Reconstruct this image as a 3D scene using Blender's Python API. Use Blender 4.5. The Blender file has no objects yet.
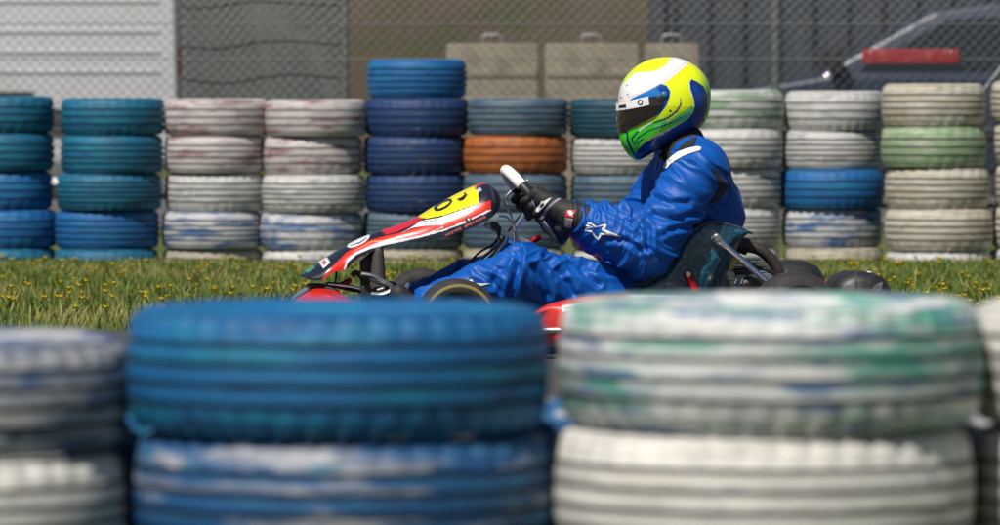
import bpy, bmesh, math, random
import numpy as np
from mathutils import Vector, Matrix, noise
from mathutils.bvhtree import BVHTree

random.seed(7)
rng = np.random.default_rng(7)
SC = bpy.context.scene
COL = SC.collection

# ------------------------------------------------------------------ camera
FPX, CX, CY, HORIZON = 5280.0, 500.0, 262.5, 106.0
CAM = Vector((0.0, -16.0, 0.75))
PITCH = math.atan((CY - HORIZON) / FPX)
cd = bpy.data.cameras.new('camera'); cam = bpy.data.objects.new('camera', cd); COL.objects.link(cam)
cam.location = CAM; cam.rotation_euler = (math.pi / 2 - PITCH, 0, 0)
cd.sensor_width = 36.0; cd.lens = 36.0 * FPX / 1000.0
cd.clip_start = 0.1; cd.clip_end = 3000
cd.dof.use_dof = True; cd.dof.focus_distance = 15.85; cd.dof.aperture_fstop = 6.4
SC.camera = cam
# ------------------------------------------------------------------ light
SUN = Vector((-0.30, -0.50, 0.86)).normalized()          # towards the sun
w = bpy.data.worlds.new('World'); SC.world = w; w.use_nodes = True
nt = w.node_tree; bg = nt.nodes['Background']
sky = nt.nodes.new('ShaderNodeTexSky'); sky.sky_type = 'NISHITA'; sky.sun_disc = False
sky.sun_elevation = math.asin(SUN.z); sky.sun_rotation = math.atan2(SUN.x, SUN.y)
nt.links.new(sky.outputs[0], bg.inputs[0]); bg.inputs[1].default_value = 0.05
ld = bpy.data.lights.new('sun', 'SUN'); ld.energy = 5.0; ld.angle = math.radians(0.5); ld.color = (1, 0.955, 0.88)
sun = bpy.data.objects.new('sun', ld); COL.objects.link(sun)
sun.rotation_euler = SUN.to_track_quat('Z', 'Y').to_euler(); sun.location = (-6, -10, 17)
SC.view_settings.view_transform = 'Standard'; SC.view_settings.look = 'None'
SC.view_settings.exposure = 0.06; SC.view_settings.gamma = 1.0
SC.cycles.use_denoising = True
SC.cycles.max_bounces = 6; SC.cycles.transparent_max_bounces = 8

# ------------------------------------------------------------------ pixel <-> place
YAW = math.radians(6.6)                                    # the kart heads slightly towards the camera
RZ = Matrix.Rotation(YAW, 3, 'Z')
_up = Vector((0, math.sin(PITCH), math.cos(PITCH))); _fw = Vector((0, math.cos(PITCH), -math.sin(PITCH)))
def ray(px, py):
    return _fw + Vector((1, 0, 0)) * ((px - CX) / FPX) + _up * ((CY - py) / FPX)
def PW(px, py, Y):                                         # world point on the plane y = Y
    d = ray(px, py); return CAM + d * ((Y - CAM.y) / d.y)
def PX(px, Y):
    return (px - CX) / FPX * (Y - CAM.y)
_n = RZ @ Vector((0, 1, 0))
def K(px, py, ly=0.0):                                     # kart frame point on the plane y = ly
    d = ray(px, py); t = (ly - _n.dot(CAM)) / _n.dot(d)
    return RZ.transposed() @ (CAM + d * t)
RZn = np.array(RZ)
def proj(V, mirror=True):                                  # kart frame points -> photo pixels, far half mirrored onto the near half
    V = np.asarray(V, float).copy()
    if mirror: V[:, 1] = -np.abs(V[:, 1])
    Wd = V @ RZn.T - np.array(CAM)
    dep = Wd @ np.array(_fw)
    return CX + FPX * Wd[:, 0] / dep, CY - FPX * (Wd @ np.array(_up)) / dep
def inside(poly, x, y):
    x = np.asarray(x); y = np.asarray(y); r = np.zeros(x.shape, bool); n = len(poly)
    for i in range(n):
        x1, y1 = poly[i]; x2, y2 = poly[(i + 1) % n]
        if y1 == y2: continue
        c = ((y1 > y) != (y2 > y)) & (x < (x2 - x1) * (y - y1) / (y2 - y1) + x1); r ^= c
    return r
def stroke(pts, wd):                                       # polyline -> polygon of width wd (wd number or list)
    P = [Vector(p) for p in pts]; L = []; R = []
    for i, p in enumerate(P):
        d = (P[min(i + 1, len(P) - 1)] - P[max(i - 1, 0)]).normalized(); nrm = Vector((-d.y, d.x))
        h = (wd[i] if hasattr(wd, '__len__') else wd) / 2
        L.append(tuple(p + nrm * h)); R.append(tuple(p - nrm * h))
    return L + R[::-1]
def oval(cx, cy, a, b, rot=0, n=28):
    c, s = math.cos(rot), math.sin(rot)
    return [(cx + a * math.cos(t) * c - b * math.sin(t) * s, cy + a * math.cos(t) * s + b * math.sin(t) * c)
            for t in [2 * math.pi * i / n for i in range(n)]]

# ------------------------------------------------------------------ materials
def mat(name, col, rough=0.5, metal=0.0, coat=0.0, spec=0.5):
    m = bpy.data.materials.new(name); m.use_nodes = True; b = m.node_tree.nodes['Principled BSDF']
    b.inputs['Base Color'].default_value = (*col, 1); b.inputs['Roughness'].default_value = rough
    b.inputs['Metallic'].default_value = metal; b.inputs['Coat Weight'].default_value = coat
    b.inputs['Coat Roughness'].default_value = 0.08; b.inputs['Specular IOR Level'].default_value = spec
    return m
def N(m, t, **kw):
    n = m.node_tree.nodes.new(t)
    for k, v in kw.items(): setattr(n, k, v)
    return n
def LK(m, a, b): m.node_tree.links.new(a, b)
def mixc(m, fac, a, b):
    n = N(m, 'ShaderNodeMix', data_type='RGBA')
    for sock, v in ((n.inputs[0], fac), (n.inputs[6], a), (n.inputs[7], b)):
        if hasattr(v, 'links'): LK(m, v, sock)
        elif isinstance(v, (int, float)): sock.default_value = v
        else: sock.default_value = (*v, 1)
    return n.outputs[2]
def ramp(m, fac, a, b):
    n = N(m, 'ShaderNodeMapRange'); n.inputs[1].default_value = a; n.inputs[2].default_value = b
    LK(m, fac, n.inputs[0]); return n.outputs[0]
def noisy(m, vec, scale, detail=4, rough=0.55):
    n = N(m, 'ShaderNodeTexNoise'); n.inputs['Scale'].default_value = scale
    n.inputs['Detail'].default_value = detail; n.inputs['Roughness'].default_value = rough
    if vec is not None: LK(m, vec, n.inputs['Vector'])
    return n.outputs['Fac']
def mapping(m, src, scale, loc=None):
    n = N(m, 'ShaderNodeMapping'); n.inputs['Scale'].default_value = scale; LK(m, src, n.inputs['Vector'])
    if loc is not None: LK(m, loc, n.inputs['Location'])
    return n.outputs[0]
def bump(m, h, strength, dist=0.01):
    n = N(m, 'ShaderNodeBump'); n.inputs['Strength'].default_value = strength; n.inputs['Distance'].default_value = dist
    LK(m, h, n.inputs['Height']); LK(m, n.outputs[0], m.node_tree.nodes['Principled BSDF'].inputs['Normal'])
def bsdf(m): return m.node_tree.nodes['Principled BSDF']
def grimy(name, col, rough=0.5, metal=0.0, dirt=(0.05, 0.045, 0.04), amount=0.35, scale=14, coat=0.0, b=0.0):
    m = mat(name, col, rough, metal, coat); tc = N(m, 'ShaderNodeTexCoord').outputs['Object']
    f = ramp(m, noisy(m, tc, scale, 6, 0.65), 0.48, 0.72)
    mu = N(m, 'ShaderNodeMath', operation='MULTIPLY'); LK(m, f, mu.inputs[0]); mu.inputs[1].default_value = amount
    LK(m, mixc(m, mu.outputs[0], col, dirt), bsdf(m).inputs['Base Color'])
    r = N(m, 'ShaderNodeMapRange'); r.inputs[3].default_value = max(rough - .08, .03); r.inputs[4].default_value = min(rough + .2, 1)
    LK(m, noisy(m, tc, scale * 2.5, 4), r.inputs[0]); LK(m, r.outputs[0], bsdf(m).inputs['Roughness'])
    if b: bump(m, noisy(m, tc, scale * 6, 3), b, 0.002)
    return m
def attr_mat(name, rough, coat):
    m = mat(name, (1, 1, 1), rough, 0, coat)
    a = N(m, 'ShaderNodeVertexColor', layer_name='Col')
    tc = N(m, 'ShaderNodeTexCoord').outputs['Object']
    LK(m, mixc(m, ramp(m, noisy(m, mapping(m, tc, (.35, 1, 1)), 75, 6, .75), .58, .85), a.outputs[0], (.08, .07, .06)), bsdf(m).inputs['Base Color'])
    bump(m, noisy(m, tc, 9, 2), .05, .01)
    return m

M = {}
M['steel'] = grimy('brushed_steel', (.55, .56, .58), .28, 1.0, (.25, .24, .22), .5, 30)
M['chrome'] = mat('polished_chrome', (.82, .83, .85), .12, 1.0)
M['alu'] = grimy('cast_aluminium', (.5, .5, .52), .4, 1.0, (.1, .1, .1), .5, 40)
M['black'] = grimy('black_plastic', (.016, .016, .018), .42, 0, (.06, .055, .05), .5, 20)
M['rubber'] = grimy('kart_rubber', (.018, .017, .017), .72, 0, (.07, .06, .05), .55, 22, b=.25)
M['glove'] = grimy('black_glove_leather', (.012, .012, .013), .62, 0, (.03, .03, .03), .4, 60, b=.3)
M['white'] = grimy('white_print', (.78, .78, .76), .45, 0, (.4, .38, .34), .3, 60)
M['red'] = mat('red_anodised', (.55, .01, .015), .3, .6)
M['redp'] = mat('red_print', (.62, .015, .02), .4)
M['pink'] = mat('faded_red_print', (.55, .10, .10), .5)
M['gold'] = mat('gold_stripe', (.26, .20, .07), .55)
M['yellow'] = mat('yellow_print', (.75, .55, .02), .45)
M['ink'] = mat('black_ink', (.012, .012, .015), .45)
M['suitblack'] = mat('black_stretch_fabric', (.012, .012, .016), .8)
M['tray'] = grimy('floor_tray', (.3, .3, .31), .45, 1.0)
M['suit'] = mat('blue_satin_suit', (.002, .08, .46), .5, 0, 0)
m = M['suit']; bsdf(m).inputs['Specular IOR Level'].default_value = .30; bsdf(m).inputs['Sheen Weight'].default_value = .04; bsdf(m).inputs['Sheen Tint'].default_value = (.2, .45, 1, 1)
bsdf(m).inputs['Sheen Roughness'].default_value = .4
tc = N(m, 'ShaderNodeTexCoord').outputs['Object']
rn = N(m, 'ShaderNodeTexNoise', noise_type='RIDGED_MULTIFRACTAL'); rn.inputs['Scale'].default_value = 1.0; rn.inputs['Detail'].default_value = 2; rn.inputs['Distortion'].default_value = .6
LK(m, mapping(m, tc, (9, 9, 17)), rn.inputs['Vector']); n1 = rn.outputs['Fac']; n2 = noisy(m, tc, 900, 2)
ad = N(m, 'ShaderNodeMath', operation='MULTIPLY_ADD'); LK(m, n2, ad.inputs[0]); ad.inputs[1].default_value = .05; LK(m, n1, ad.inputs[2])
bump(m, ad.outputs[0], .30, .010)
LK(m, mixc(m, ramp(m, noisy(m, tc, 7, 5, .6), .45, .8), (.001, .078, .37), (.001, .052, .27)), bsdf(m).inputs['Base Color'])
M['seat'] = mat('blue_tinted_fibreglass', (.01, .05, .09), .3, 0, .6)
m = M['seat']; tc = N(m, 'ShaderNodeTexCoord').outputs['Object']
v = N(m, 'ShaderNodeTexVoronoi'); v.inputs['Scale'].default_value = 70; LK(m, tc, v.inputs['Vector'])
c1 = mixc(m, ramp(m, noisy(m, mapping(m, tc, (1, 1, 1)), 26, 6, .7), .35, .72), (.008, .05, .09), (.04, .20, .30))
LK(m, mixc(m, ramp(m, v.outputs['Distance'], .2, .6), c1, (.008, .045, .08)), bsdf(m).inputs['Base Color'])
bump(m, noisy(m, tc, 120, 3), .15, .002)
M['paint'] = attr_mat('gloss_bodywork_print', .3, .5)
M['visor'] = mat('smoked_visor', (.012, .009, .008), .08, 0, 1.0)

# ------------------------------------------------------------------ mesh helpers
def mesh(name, V, Fc, smooth=True, angle=None):
    me = bpy.data.meshes.new(name)
    me.from_pydata([tuple(v) for v in V], [], [tuple(int(i) for i in f) for f in Fc])
    if smooth:
        me.polygons.foreach_set('use_smooth', [True] * len(me.polygons))
        if angle: me.set_sharp_from_angle(angle=math.radians(angle))
    me.update(); return me
def link(name, me, m=None, parent=None):
    o = bpy.data.objects.new(name, me); COL.objects.link(o)
    if m is not None and me is not None and not me.materials: me.materials.append(m)
    if parent is not None:
        o.parent = parent
    return o
def tag(o, label, cat, group=None, kind=None):
    if label: o['label'] = label
    if cat: o['category'] = cat
    if group: o['group'] = group
    if kind: o['kind'] = kind
    return o
def empty(name, loc, rz=0):
    o = bpy.data.objects.new(name, None); COL.objects.link(o); o.location = loc; o.rotation_euler = (0, 0, rz)
    o.empty_display_size = .1; return o
def spline(pts, n=8):
    P = [Vector(p) for p in pts]; out = []
    for i in range(len(P) - 1):
        p0, p1, p2, p3 = P[max(i - 1, 0)], P[i], P[i + 1], P[min(i + 2, len(P) - 1)]
        for k in range(n):
            t = k / n
            out.append(.5 * ((2 * p1) + (-p0 + p2) * t + (2 * p0 - 5 * p1 + 4 * p2 - p3) * t * t + (-p0 + 3 * p1 - 3 * p2 + p3) * t ** 3))
    out.append(P[-1]); return out
def tubeVF(pts, r, seg=12, closed=False, flat=1.0, flat_dir=None):
    P = [Vector(p) for p in pts]; n = len(P); V = []; Fc = []; prev = None
    for i in range(n):
        a = P[(i - 1) % n] if closed else P[max(i - 1, 0)]; b = P[(i + 1) % n] if closed else P[min(i + 1, n - 1)]
        t = (b - a).normalized()
        if prev is None:
            ref = flat_dir if flat_dir is not None else (Vector((0, 0, 1)) if abs(t.z) < .9 else Vector((1, 0, 0)))
        else: ref = prev
        u = (ref - t * ref.dot(t)).normalized(); prev = u; v = t.cross(u)
        rr = r[i] if hasattr(r, '__len__') else r
        for k in range(seg):
            q = 2 * math.pi * k / seg; V.append(P[i] + u * (rr * flat * math.cos(q)) + v * (rr * math.sin(q)))
    for i in range(n if closed else n - 1):
        j = (i + 1) % n
        for k in range(seg):
            l = (k + 1) % seg; Fc.append((i * seg + k, i * seg + l, j * seg + l, j * seg + k))
    if not closed:
        Fc.append(tuple(range(seg))[::-1]); Fc.append(tuple((n - 1) * seg + k for k in range(seg)))
    return V, Fc
def tube(name, pts, r, m, parent, seg=12, closed=False, flat=1.0, flat_dir=None, sm=0):
    if sm:
        if hasattr(r, '__len__'): r = list(np.interp(np.linspace(0, len(pts) - 1, (len(pts) - 1) * sm + 1), range(len(pts)), r))
        pts = spline(pts, sm)
    V, Fc = tubeVF(pts, r, seg, closed, flat, flat_dir)
    return link(name, mesh(name, V, Fc, True, 40), m, parent)
def latheVF(prof, seg, axis='Z', closed=True):
    V = []; Fc = []; n = len(prof)
    for k in range(seg):
        q = 2 * math.pi * k / seg; c, s = math.cos(q), math.sin(q)
        for r, h in prof:
            V.append((r * c, r * s, h) if axis == 'Z' else (r * c, h, r * s))
    for k in range(seg):
        l = (k + 1) % seg
        for i in range(n if closed else n - 1):
            j = (i + 1) % n
            f = (k * n + i, l * n + i, l * n + j, k * n + j)
            Fc.append(f if axis == 'Z' else f[::-1])
    return V, Fc
def boxVF(c, s, R=None):
    V = [Vector((sx * s[0] / 2, sy * s[1] / 2, sz * s[2] / 2)) for sx in (-1, 1) for sy in (-1, 1) for sz in (-1, 1)]
    if R is not None: V = [R @ v for v in V]
    V = [v + Vector(c) for v in V]
    return V, [(0, 1, 3, 2), (4, 6, 7, 5), (0, 4, 5, 1), (2, 3, 7, 6), (0, 2, 6, 4), (1, 5, 7, 3)]
def bevelled(name, V, Fc, wd, seg=2):
    bm = bmesh.new(); vs = [bm.verts.new(v) for v in V]
    for f in Fc: bm.faces.new([vs[i] for i in f])
    bmesh.ops.recalc_face_normals(bm, faces=bm.faces)
    if wd: bmesh.ops.bevel(bm, geom=bm.edges[:], offset=wd, segments=seg, profile=.6, affect='EDGES')
    me = bpy.data.meshes.new(name); bm.to_mesh(me); bm.free()
    me.polygons.foreach_set('use_smooth', [True] * len(me.polygons)); me.set_sharp_from_angle(angle=math.radians(35))
    return me
def box(name, c, s, m, parent, bev=.003, R=None):
    V, Fc = boxVF(c, s, R); return link(name, bevelled(name, V, Fc, bev), m, parent)
def prism(name, out, y0, y1, m, parent, bev=.003, seg=2):
    n = len(out); V = [(x, y0, z) for x, z in out] + [(x, y1, z) for x, z in out]
    Fc = [tuple(range(n)), tuple(range(2 * n - 1, n - 1, -1))] + [(i, n + i, n + (i + 1) % n, (i + 1) % n) for i in range(n)]
    return link(name, bevelled(name, V, Fc, bev, seg), m, parent)
def merge(*vf):
    V = []; Fc = []
    for v, f in vf:
        o = len(V); V += list(v); Fc += [tuple(i + o for i in q) for q in f]
    return V, Fc
def setcol(me, colors):
    a = me.color_attributes.new('Col', 'FLOAT_COLOR', 'POINT')
    c = np.ones((len(me.vertices), 4), np.float32); c[:, :3] = colors; a.data.foreach_set('color', c.ravel())
def bvh_of(*objs):
    V = []; Fc = []
    for o in objs:
        b = len(V); V += [v.co.copy() for v in o.data.vertices]; Fc += [tuple(i + b for i in p.vertices) for p in o.data.polygons]
    return BVHTree.FromPolygons(V, Fc)
CAML = RZ.transposed() @ CAM
def decal(name, polys, bvh, m, parent, off=.0015, step=.4, maxd=None):
    """a thin printed patch lying on the surface that bvh describes, outline given in photo pixels"""
    V = []; Fc = []; idx = {}
    def vert(i, j):
        if (i, j) in idx: return idx[(i, j)]
        d = (RZ.transposed() @ ray(i * step, j * step)).normalized(); h = bvh.ray_cast(CAML, d)
        if h[0] is None: idx[(i, j)] = None
        else:
            nn = h[1] if h[1].dot(d) < 0 else -h[1]
            idx[(i, j)] = len(V); V.append(h[0] + nn * off * .6 - d * off * .6)
        return idx[(i, j)]
    for poly in polys:
        xs = [p[0] for p in poly]; ys = [p[1] for p in poly]
        i0, i1 = int(min(xs) / step) - 1, int(max(xs) / step) + 2; j0, j1 = int(min(ys) / step) - 1, int(max(ys) / step) + 2
        I, J = np.meshgrid(np.arange(i0, i1), np.arange(j0, j1), indexing='ij')
        ok = inside(poly, (I + .5) * step, (J + .5) * step)
        for i, j in zip(I[ok], J[ok]):
            q = [vert(int(i), int(j)), vert(int(i), int(j) + 1), vert(int(i) + 1, int(j) + 1), vert(int(i) + 1, int(j))]
            if None in q: continue
            ds = [(V[a] - CAML).length for a in q]
            if max(ds) - min(ds) > .12: continue
            Fc.append(q)
    return link(name, mesh(name, V, Fc), m, parent)

# ------------------------------------------------------------------ implicit bodies
def round_cone(P, a, b, ra, rb):
    a = np.array(a); b = np.array(b); ba = b - a
    t = np.clip(((P - a) @ ba) / ba.dot(ba), 0, 1)
    return np.linalg.norm(P - (a + t[..., None] * ba), axis=-1) - (ra + (rb - ra) * t)
def surf_nets(Fv, org, h):
    S = Fv < 0; sh = np.array(Fv.shape) - 1
    acc = np.zeros((*sh, 3)); cnt = np.zeros(sh)
    corner = [(i, j, k) for i in (0, 1) for j in (0, 1) for k in (0, 1)]
    sl = lambda c: tuple(slice(c[q], c[q] + sh[q]) for q in range(3))
    for c in corner:
        for ax in range(3):
            if c[ax]: continue
            d = list(c); d[ax] = 1; f0 = Fv[sl(c)]; f1 = Fv[sl(d)]
            x = (S[sl(c)] != S[sl(d)]); ii = np.nonzero(x)
            t = f0[ii] / (f0[ii] - f1[ii]); p = np.tile(np.array(c, float), (len(t), 1)); p[:, ax] += t
            acc[ii] += p; cnt[ii] += 1
    act = np.nonzero(cnt); vid = -np.ones(sh, int); vid[act] = np.arange(len(act[0]))
    V = (acc[act] / cnt[act][:, None] + np.stack(act, 1)) * h + org
    Fc = []
    for ax in range(3):
        u, v = (ax + 1) % 3, (ax + 2) % 3
        lo = [slice(1, -1)] * 3; lo[ax] = slice(0, -1); hi = list(lo); hi[ax] = slice(1, None)
        a, b = S[tuple(lo)], S[tuple(hi)]; ch = np.nonzero(a != b)
        base = np.stack(ch, 1) + 1; base[:, ax] -= 1
        def cell(du, dv):
            q = base.copy(); q[:, u] -= du; q[:, v] -= dv; return vid[q[:, 0], q[:, 1], q[:, 2]]
        q = np.stack([cell(1, 1), cell(0, 1), cell(0, 0), cell(1, 0)], 1)
        fl = ~a[ch]; q[fl] = q[fl][:, ::-1]; Fc.append(q)
    return V, np.concatenate(Fc)
def implicit(prims, h, k, lo, hi, sym=False, pad=.05):
    """smooth union of round cones; sym: built for y <= 0 and mirrored"""
    lo = np.array(lo); hi = np.array(hi)
    if sym:
        ny = int(math.ceil(-lo[1] / h)); ys = (np.arange(-ny, 1)) * h
    else: ys = np.arange(lo[1], hi[1], h)
    xs = np.arange(lo[0], hi[0], h); zs = np.arange(lo[2], hi[2], h)
    Fv = np.full((len(xs), len(ys), len(zs)), 9.0)
    for p in prims:
        a, b, ra, rb = p[:4]; kk = p[4] if len(p) > 4 else k
        r = max(ra, rb) + pad + kk; mn = np.minimum(a, b) - r; mx = np.maximum(a, b) + r
        s = tuple(slice(max(int(np.searchsorted(g, mn[i])) , 0), int(np.searchsorted(g, mx[i]))) for i, g in enumerate((xs, ys, zs)))
        if any(q.stop <= q.start for q in s): continue
        G = np.stack(np.meshgrid(xs[s[0]], ys[s[1]], zs[s[2]], indexing='ij'), -1)
        d = round_cone(G, a, b, ra, rb); f = Fv[s]
        hh = np.clip(.5 + .5 * (f - d) / kk, 0, 1); Fv[s] = np.where(f > 8, d, f + (d - f) * hh - kk * hh * (1 - hh))
    if sym: Fv = np.concatenate([Fv, Fv[:, -2::-1, :]], 1)
    return surf_nets(Fv, np.array([xs[0], ys[0], zs[0]]), h)

# ================================================================== THE SETTING
def tri_grid(xs, ys, zf):
    V = [(x, y, zf(x, y)) for y in ys for x in xs]; nx = len(xs)
    Fc = [(j * nx + i, j * nx + i + 1, (j + 1) * nx + i + 1, (j + 1) * nx + i) for j in range(len(ys) - 1) for i in range(nx - 1)]
    return V, Fc
YB = 10.4                                                  # depth of the far tyre wall
def ground_z(x, y):                                        # verge dips behind a low grassy lip in front of the far tyres
    z = 0.0
    if 8.4 < y < 9.95:
        t = (y - 8.4) / 1.55; z = -.15 * (t * t * (3 - 2 * t)) * (1 if t > .0 else 0)
        z = .0 if y < 9.2 else -.15 * (lambda q: q * q * (3 - 2 * q))((y - 9.2) / .75)
    elif 9.95 <= y < 11.2: z = -.15
    elif 11.2 <= y < 12.4: z = -.15 + .15 * (y - 11.2) / 1.2
    return z
M['ground'] = mat('verge_soil_and_turf', (.06, .09, .02), .95)
m = M['ground']; tc = N(m, 'ShaderNodeTexCoord').outputs['Object']
g1 = mixc(m, ramp(m, noisy(m, tc, 1.7, 6, .65), .35, .7), (.045, .085, .012), (.13, .14, .03))
LK(m, mixc(m, ramp(m, noisy(m, tc, 9, 5, .7), .52, .75), g1, (.12, .09, .05)), bsdf(m).inputs['Base Color'])
bump(m, noisy(m, tc, 40, 5, .7), .8, .03)
xs = sorted(set([-1500, -600, -200, -60, -25] + list(np.linspace(-12, 12, 25)) + [25, 60, 200, 600, 1500]))
ys = [-200, -60, -30, -22, -18, -14, -10, -7, -4, -1, 2, 4, 6, 7.5, 8.4] + list(np.linspace(8.6, 12.4, 39)) + [13, 15, 18, 22, 30, 45, 70, 120, 300, 800, 1600]
V, Fc = tri_grid(xs, ys, ground_z)
tag(link('ground', mesh('ground', V, Fc), M['ground']), 'grassy verge and open ground around the race track', None, kind='structure')
M['asphalt'] = mat('race_track_asphalt', (.05, .05, .052), .9)
m = M['asphalt']; tc = N(m, 'ShaderNodeTexCoord').outputs['Object']
LK(m, mixc(m, ramp(m, noisy(m, tc, 160, 3, .7), .4, .7), (.035, .035, .037), (.085, .084, .08)), bsdf(m).inputs['Base Color']); bump(m, noisy(m, tc, 220, 3), .6, .004)
V, Fc = tri_grid([-400, -20, 0, 20, 400], [-6.2, -3, 0, 1.55], lambda x, y: .004)
tag(link('track', mesh('track', V, Fc, False), M['asphalt']), 'dark asphalt race track under the kart', None, kind='structure')
V, Fc = tri_grid([-60, -10, 0, 10, 60], [16.5, 22, 38], lambda x, y: .006)
M['paddock'] = grimy('paddock_asphalt', (.09, .09, .09), .9, 0, (.16, .15, .13), .6, 3)
tag(link('paddock', mesh('paddock', V, Fc, False), M['paddock']), 'grey paddock asphalt behind the wire fence', None, kind='structure')
# earth bank closing the view
M['bank'] = mat('earth_bank', (.1, .07, .045), .95)
m = M['bank']; tc = N(m, 'ShaderNodeTexCoord').outputs['Object']
g1 = mixc(m, ramp(m, noisy(m, tc, 1.2, 6, .65), .4, .62), (.095, .058, .038), (.055, .06, .016))
LK(m, mixc(m, ramp(m, noisy(m, tc, .5, 5, .6), .4, .65), g1, (.11, .08, .05)), bsdf(m).inputs['Base Color']); bump(m, noisy(m, tc, 6, 6, .7), 1, .2)
xs = np.linspace(-90, 90, 121); ys = np.linspace(42, 75, 40)
def bank_z(x, y):
    t = min(max((y - 43) / 14, 0), 1); t = t * t * (3 - 2 * t); e = min(max((75 - y) / 8, 0), 1)
    return -.05 + e * t * (4.6 + .8 * math.sin(x * .13 + 1) + .7 * noise.noise((x * .2, y * .25, 1))) + e * t * .25 * noise.noise((x * .9, y * .9, 4))
V, Fc = tri_grid(xs, ys, bank_z)
tag(link('hill', mesh('hill', V, Fc), M['bank']), 'brown earth bank with dry grass closing off the paddock', None, kind='structure')

# ---- grass and flowers
M['grass'] = mat('grass_blades', (.07, .12, .02), .6)
m = M['grass']; a = N(m, 'ShaderNodeVertexColor', layer_name='Col'); LK(m, a.outputs[0], bsdf(m).inputs['Base Color'])
def blades(n, y0, y1, xw, hmin, hmax, wd):
    y = y0 + (y1 - y0) * rng.random(n) ** .9; x = (rng.random(n) * 2 - 1) * (xw + (y + 16) * .018)
    nz = np.array([noise.noise((a * .7, b * .7, 3.3)) for a, b in zip(x, y)]); keep = rng.random(n) < np.maximum(.5, .75 + 1.4 * nz)
    x, y, nz = x[keep], y[keep], nz[keep]; n = len(x)
    z = np.array([ground_z(a, b) for a, b in zip(x, y)]) - .004
    h = (hmin + (hmax - hmin) * rng.random(n) ** 1.6) * (1 + .5 * nz) * np.clip(1.25 - (y - 5) * .2, .38, 1) * (1 + .5 * (rng.random(n) < .06)); ang = rng.random(n) * 6.283
    le = (rng.random(n) * .8) * h; la = rng.random(n) * 6.283
    dx, dy = np.cos(ang) * wd, np.sin(ang) * wd; lx, ly = np.cos(la) * le, np.sin(la) * le
    V = np.stack([np.stack([x - dx, y - dy, z], 1), np.stack([x + dx, y + dy, z], 1),
                  np.stack([x + dx * .7 + lx * .35, y + dy * .7 + ly * .35, z + h * .6], 1), np.stack([x - dx * .7 + lx * .35, y - dy * .7 + ly * .35, z + h * .6], 1),
                  np.stack([x + lx, y + ly, z + h], 1)], 1).reshape(-1, 3)
    b = np.arange(n) * 5; F4 = np.stack([b, b + 1, b + 2, b + 3], 1); F3 = np.stack([b + 3, b + 2, b + 4], 1)
    c0 = np.array([[.055, .11, .010], [.10, .155, .014], [.19, .20, .022], [.27, .23, .07], [.075, .13, .02]])
    ci = c0[rng.choice(5, n, p=[.3, .33, .2, .07, .1])] * (.8 + .4 * rng.random((n, 1)))
    dry = np.clip(np.array([noise.noise((a * 1.1 + 9, b * 1.1, 6.0)) for a, b in zip(x, y)]) * 2.2, 0, .8)[:, None]
    ci = ci * (1 - dry) + np.array([.27, .24, .07]) * dry
    me = bpy.data.meshes.new('grass'); me.from_pydata(V.tolist(), [], F4.tolist() + F3.tolist())
    setcol(me, np.repeat(ci, 5, 0)); return me
tag(link('grass', blades(165000, 1.57, 10.1, 4.2, .025, .075, .0035), M['grass']), 'rough green grass of the trackside verge', 'grass', kind='stuff')
VF = []; SV = []
for i in range(1300):
    y = 1.8 + 7.9 * random.random(); x = (random.random() * 2 - 1) * (2.4 + (y + 16) * .012)
    if noise.noise((x * .9, y * 1.3, 8)) < .16 and random.random() < .93: continue
    h = (.045 + .05 * random.random()) * min(1, max(.4, 1.25 - (y - 5) * .2)); z = ground_z(x, y) + h; r = .008 + .007 * random.random()
    V = [(x, y, z + .004)]; n = 8
    for k in range(n):
        q = 6.283 * k / n; V.append((x + r * math.cos(q), y + r * math.sin(q), z + (.007 if k % 2 else .001)))
    V.append((x, y, z - .008)); Fc = [(0, 1 + k, 1 + (k + 1) % n) for k in range(n)] + [(n + 1, 1 + (k + 1) % n, 1 + k) for k in range(n)]
    VF.append((V, Fc))
    SV.append(tubeVF([(x, y, z - h), (x + .004, y, z - .006)], .0013, 4))
M['petal'] = mat('yellow_petals', (.72, .52, .012), .6)
nf = sum(len(f) for _, f in VF); V, Fc = merge(*VF, *SV)
me = mesh('wildflowers', V, Fc, False); me.materials.append(M['petal']); me.materials.append(mat('flower_stems', (.06, .11, .02), .6))
me.polygons.foreach_set('material_index', [0] * nf + [1] * (len(Fc) - nf))
tag(link('wildflowers', me), 'small yellow wildflowers scattered through the verge grass', 'flowers', kind='stuff')

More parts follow.
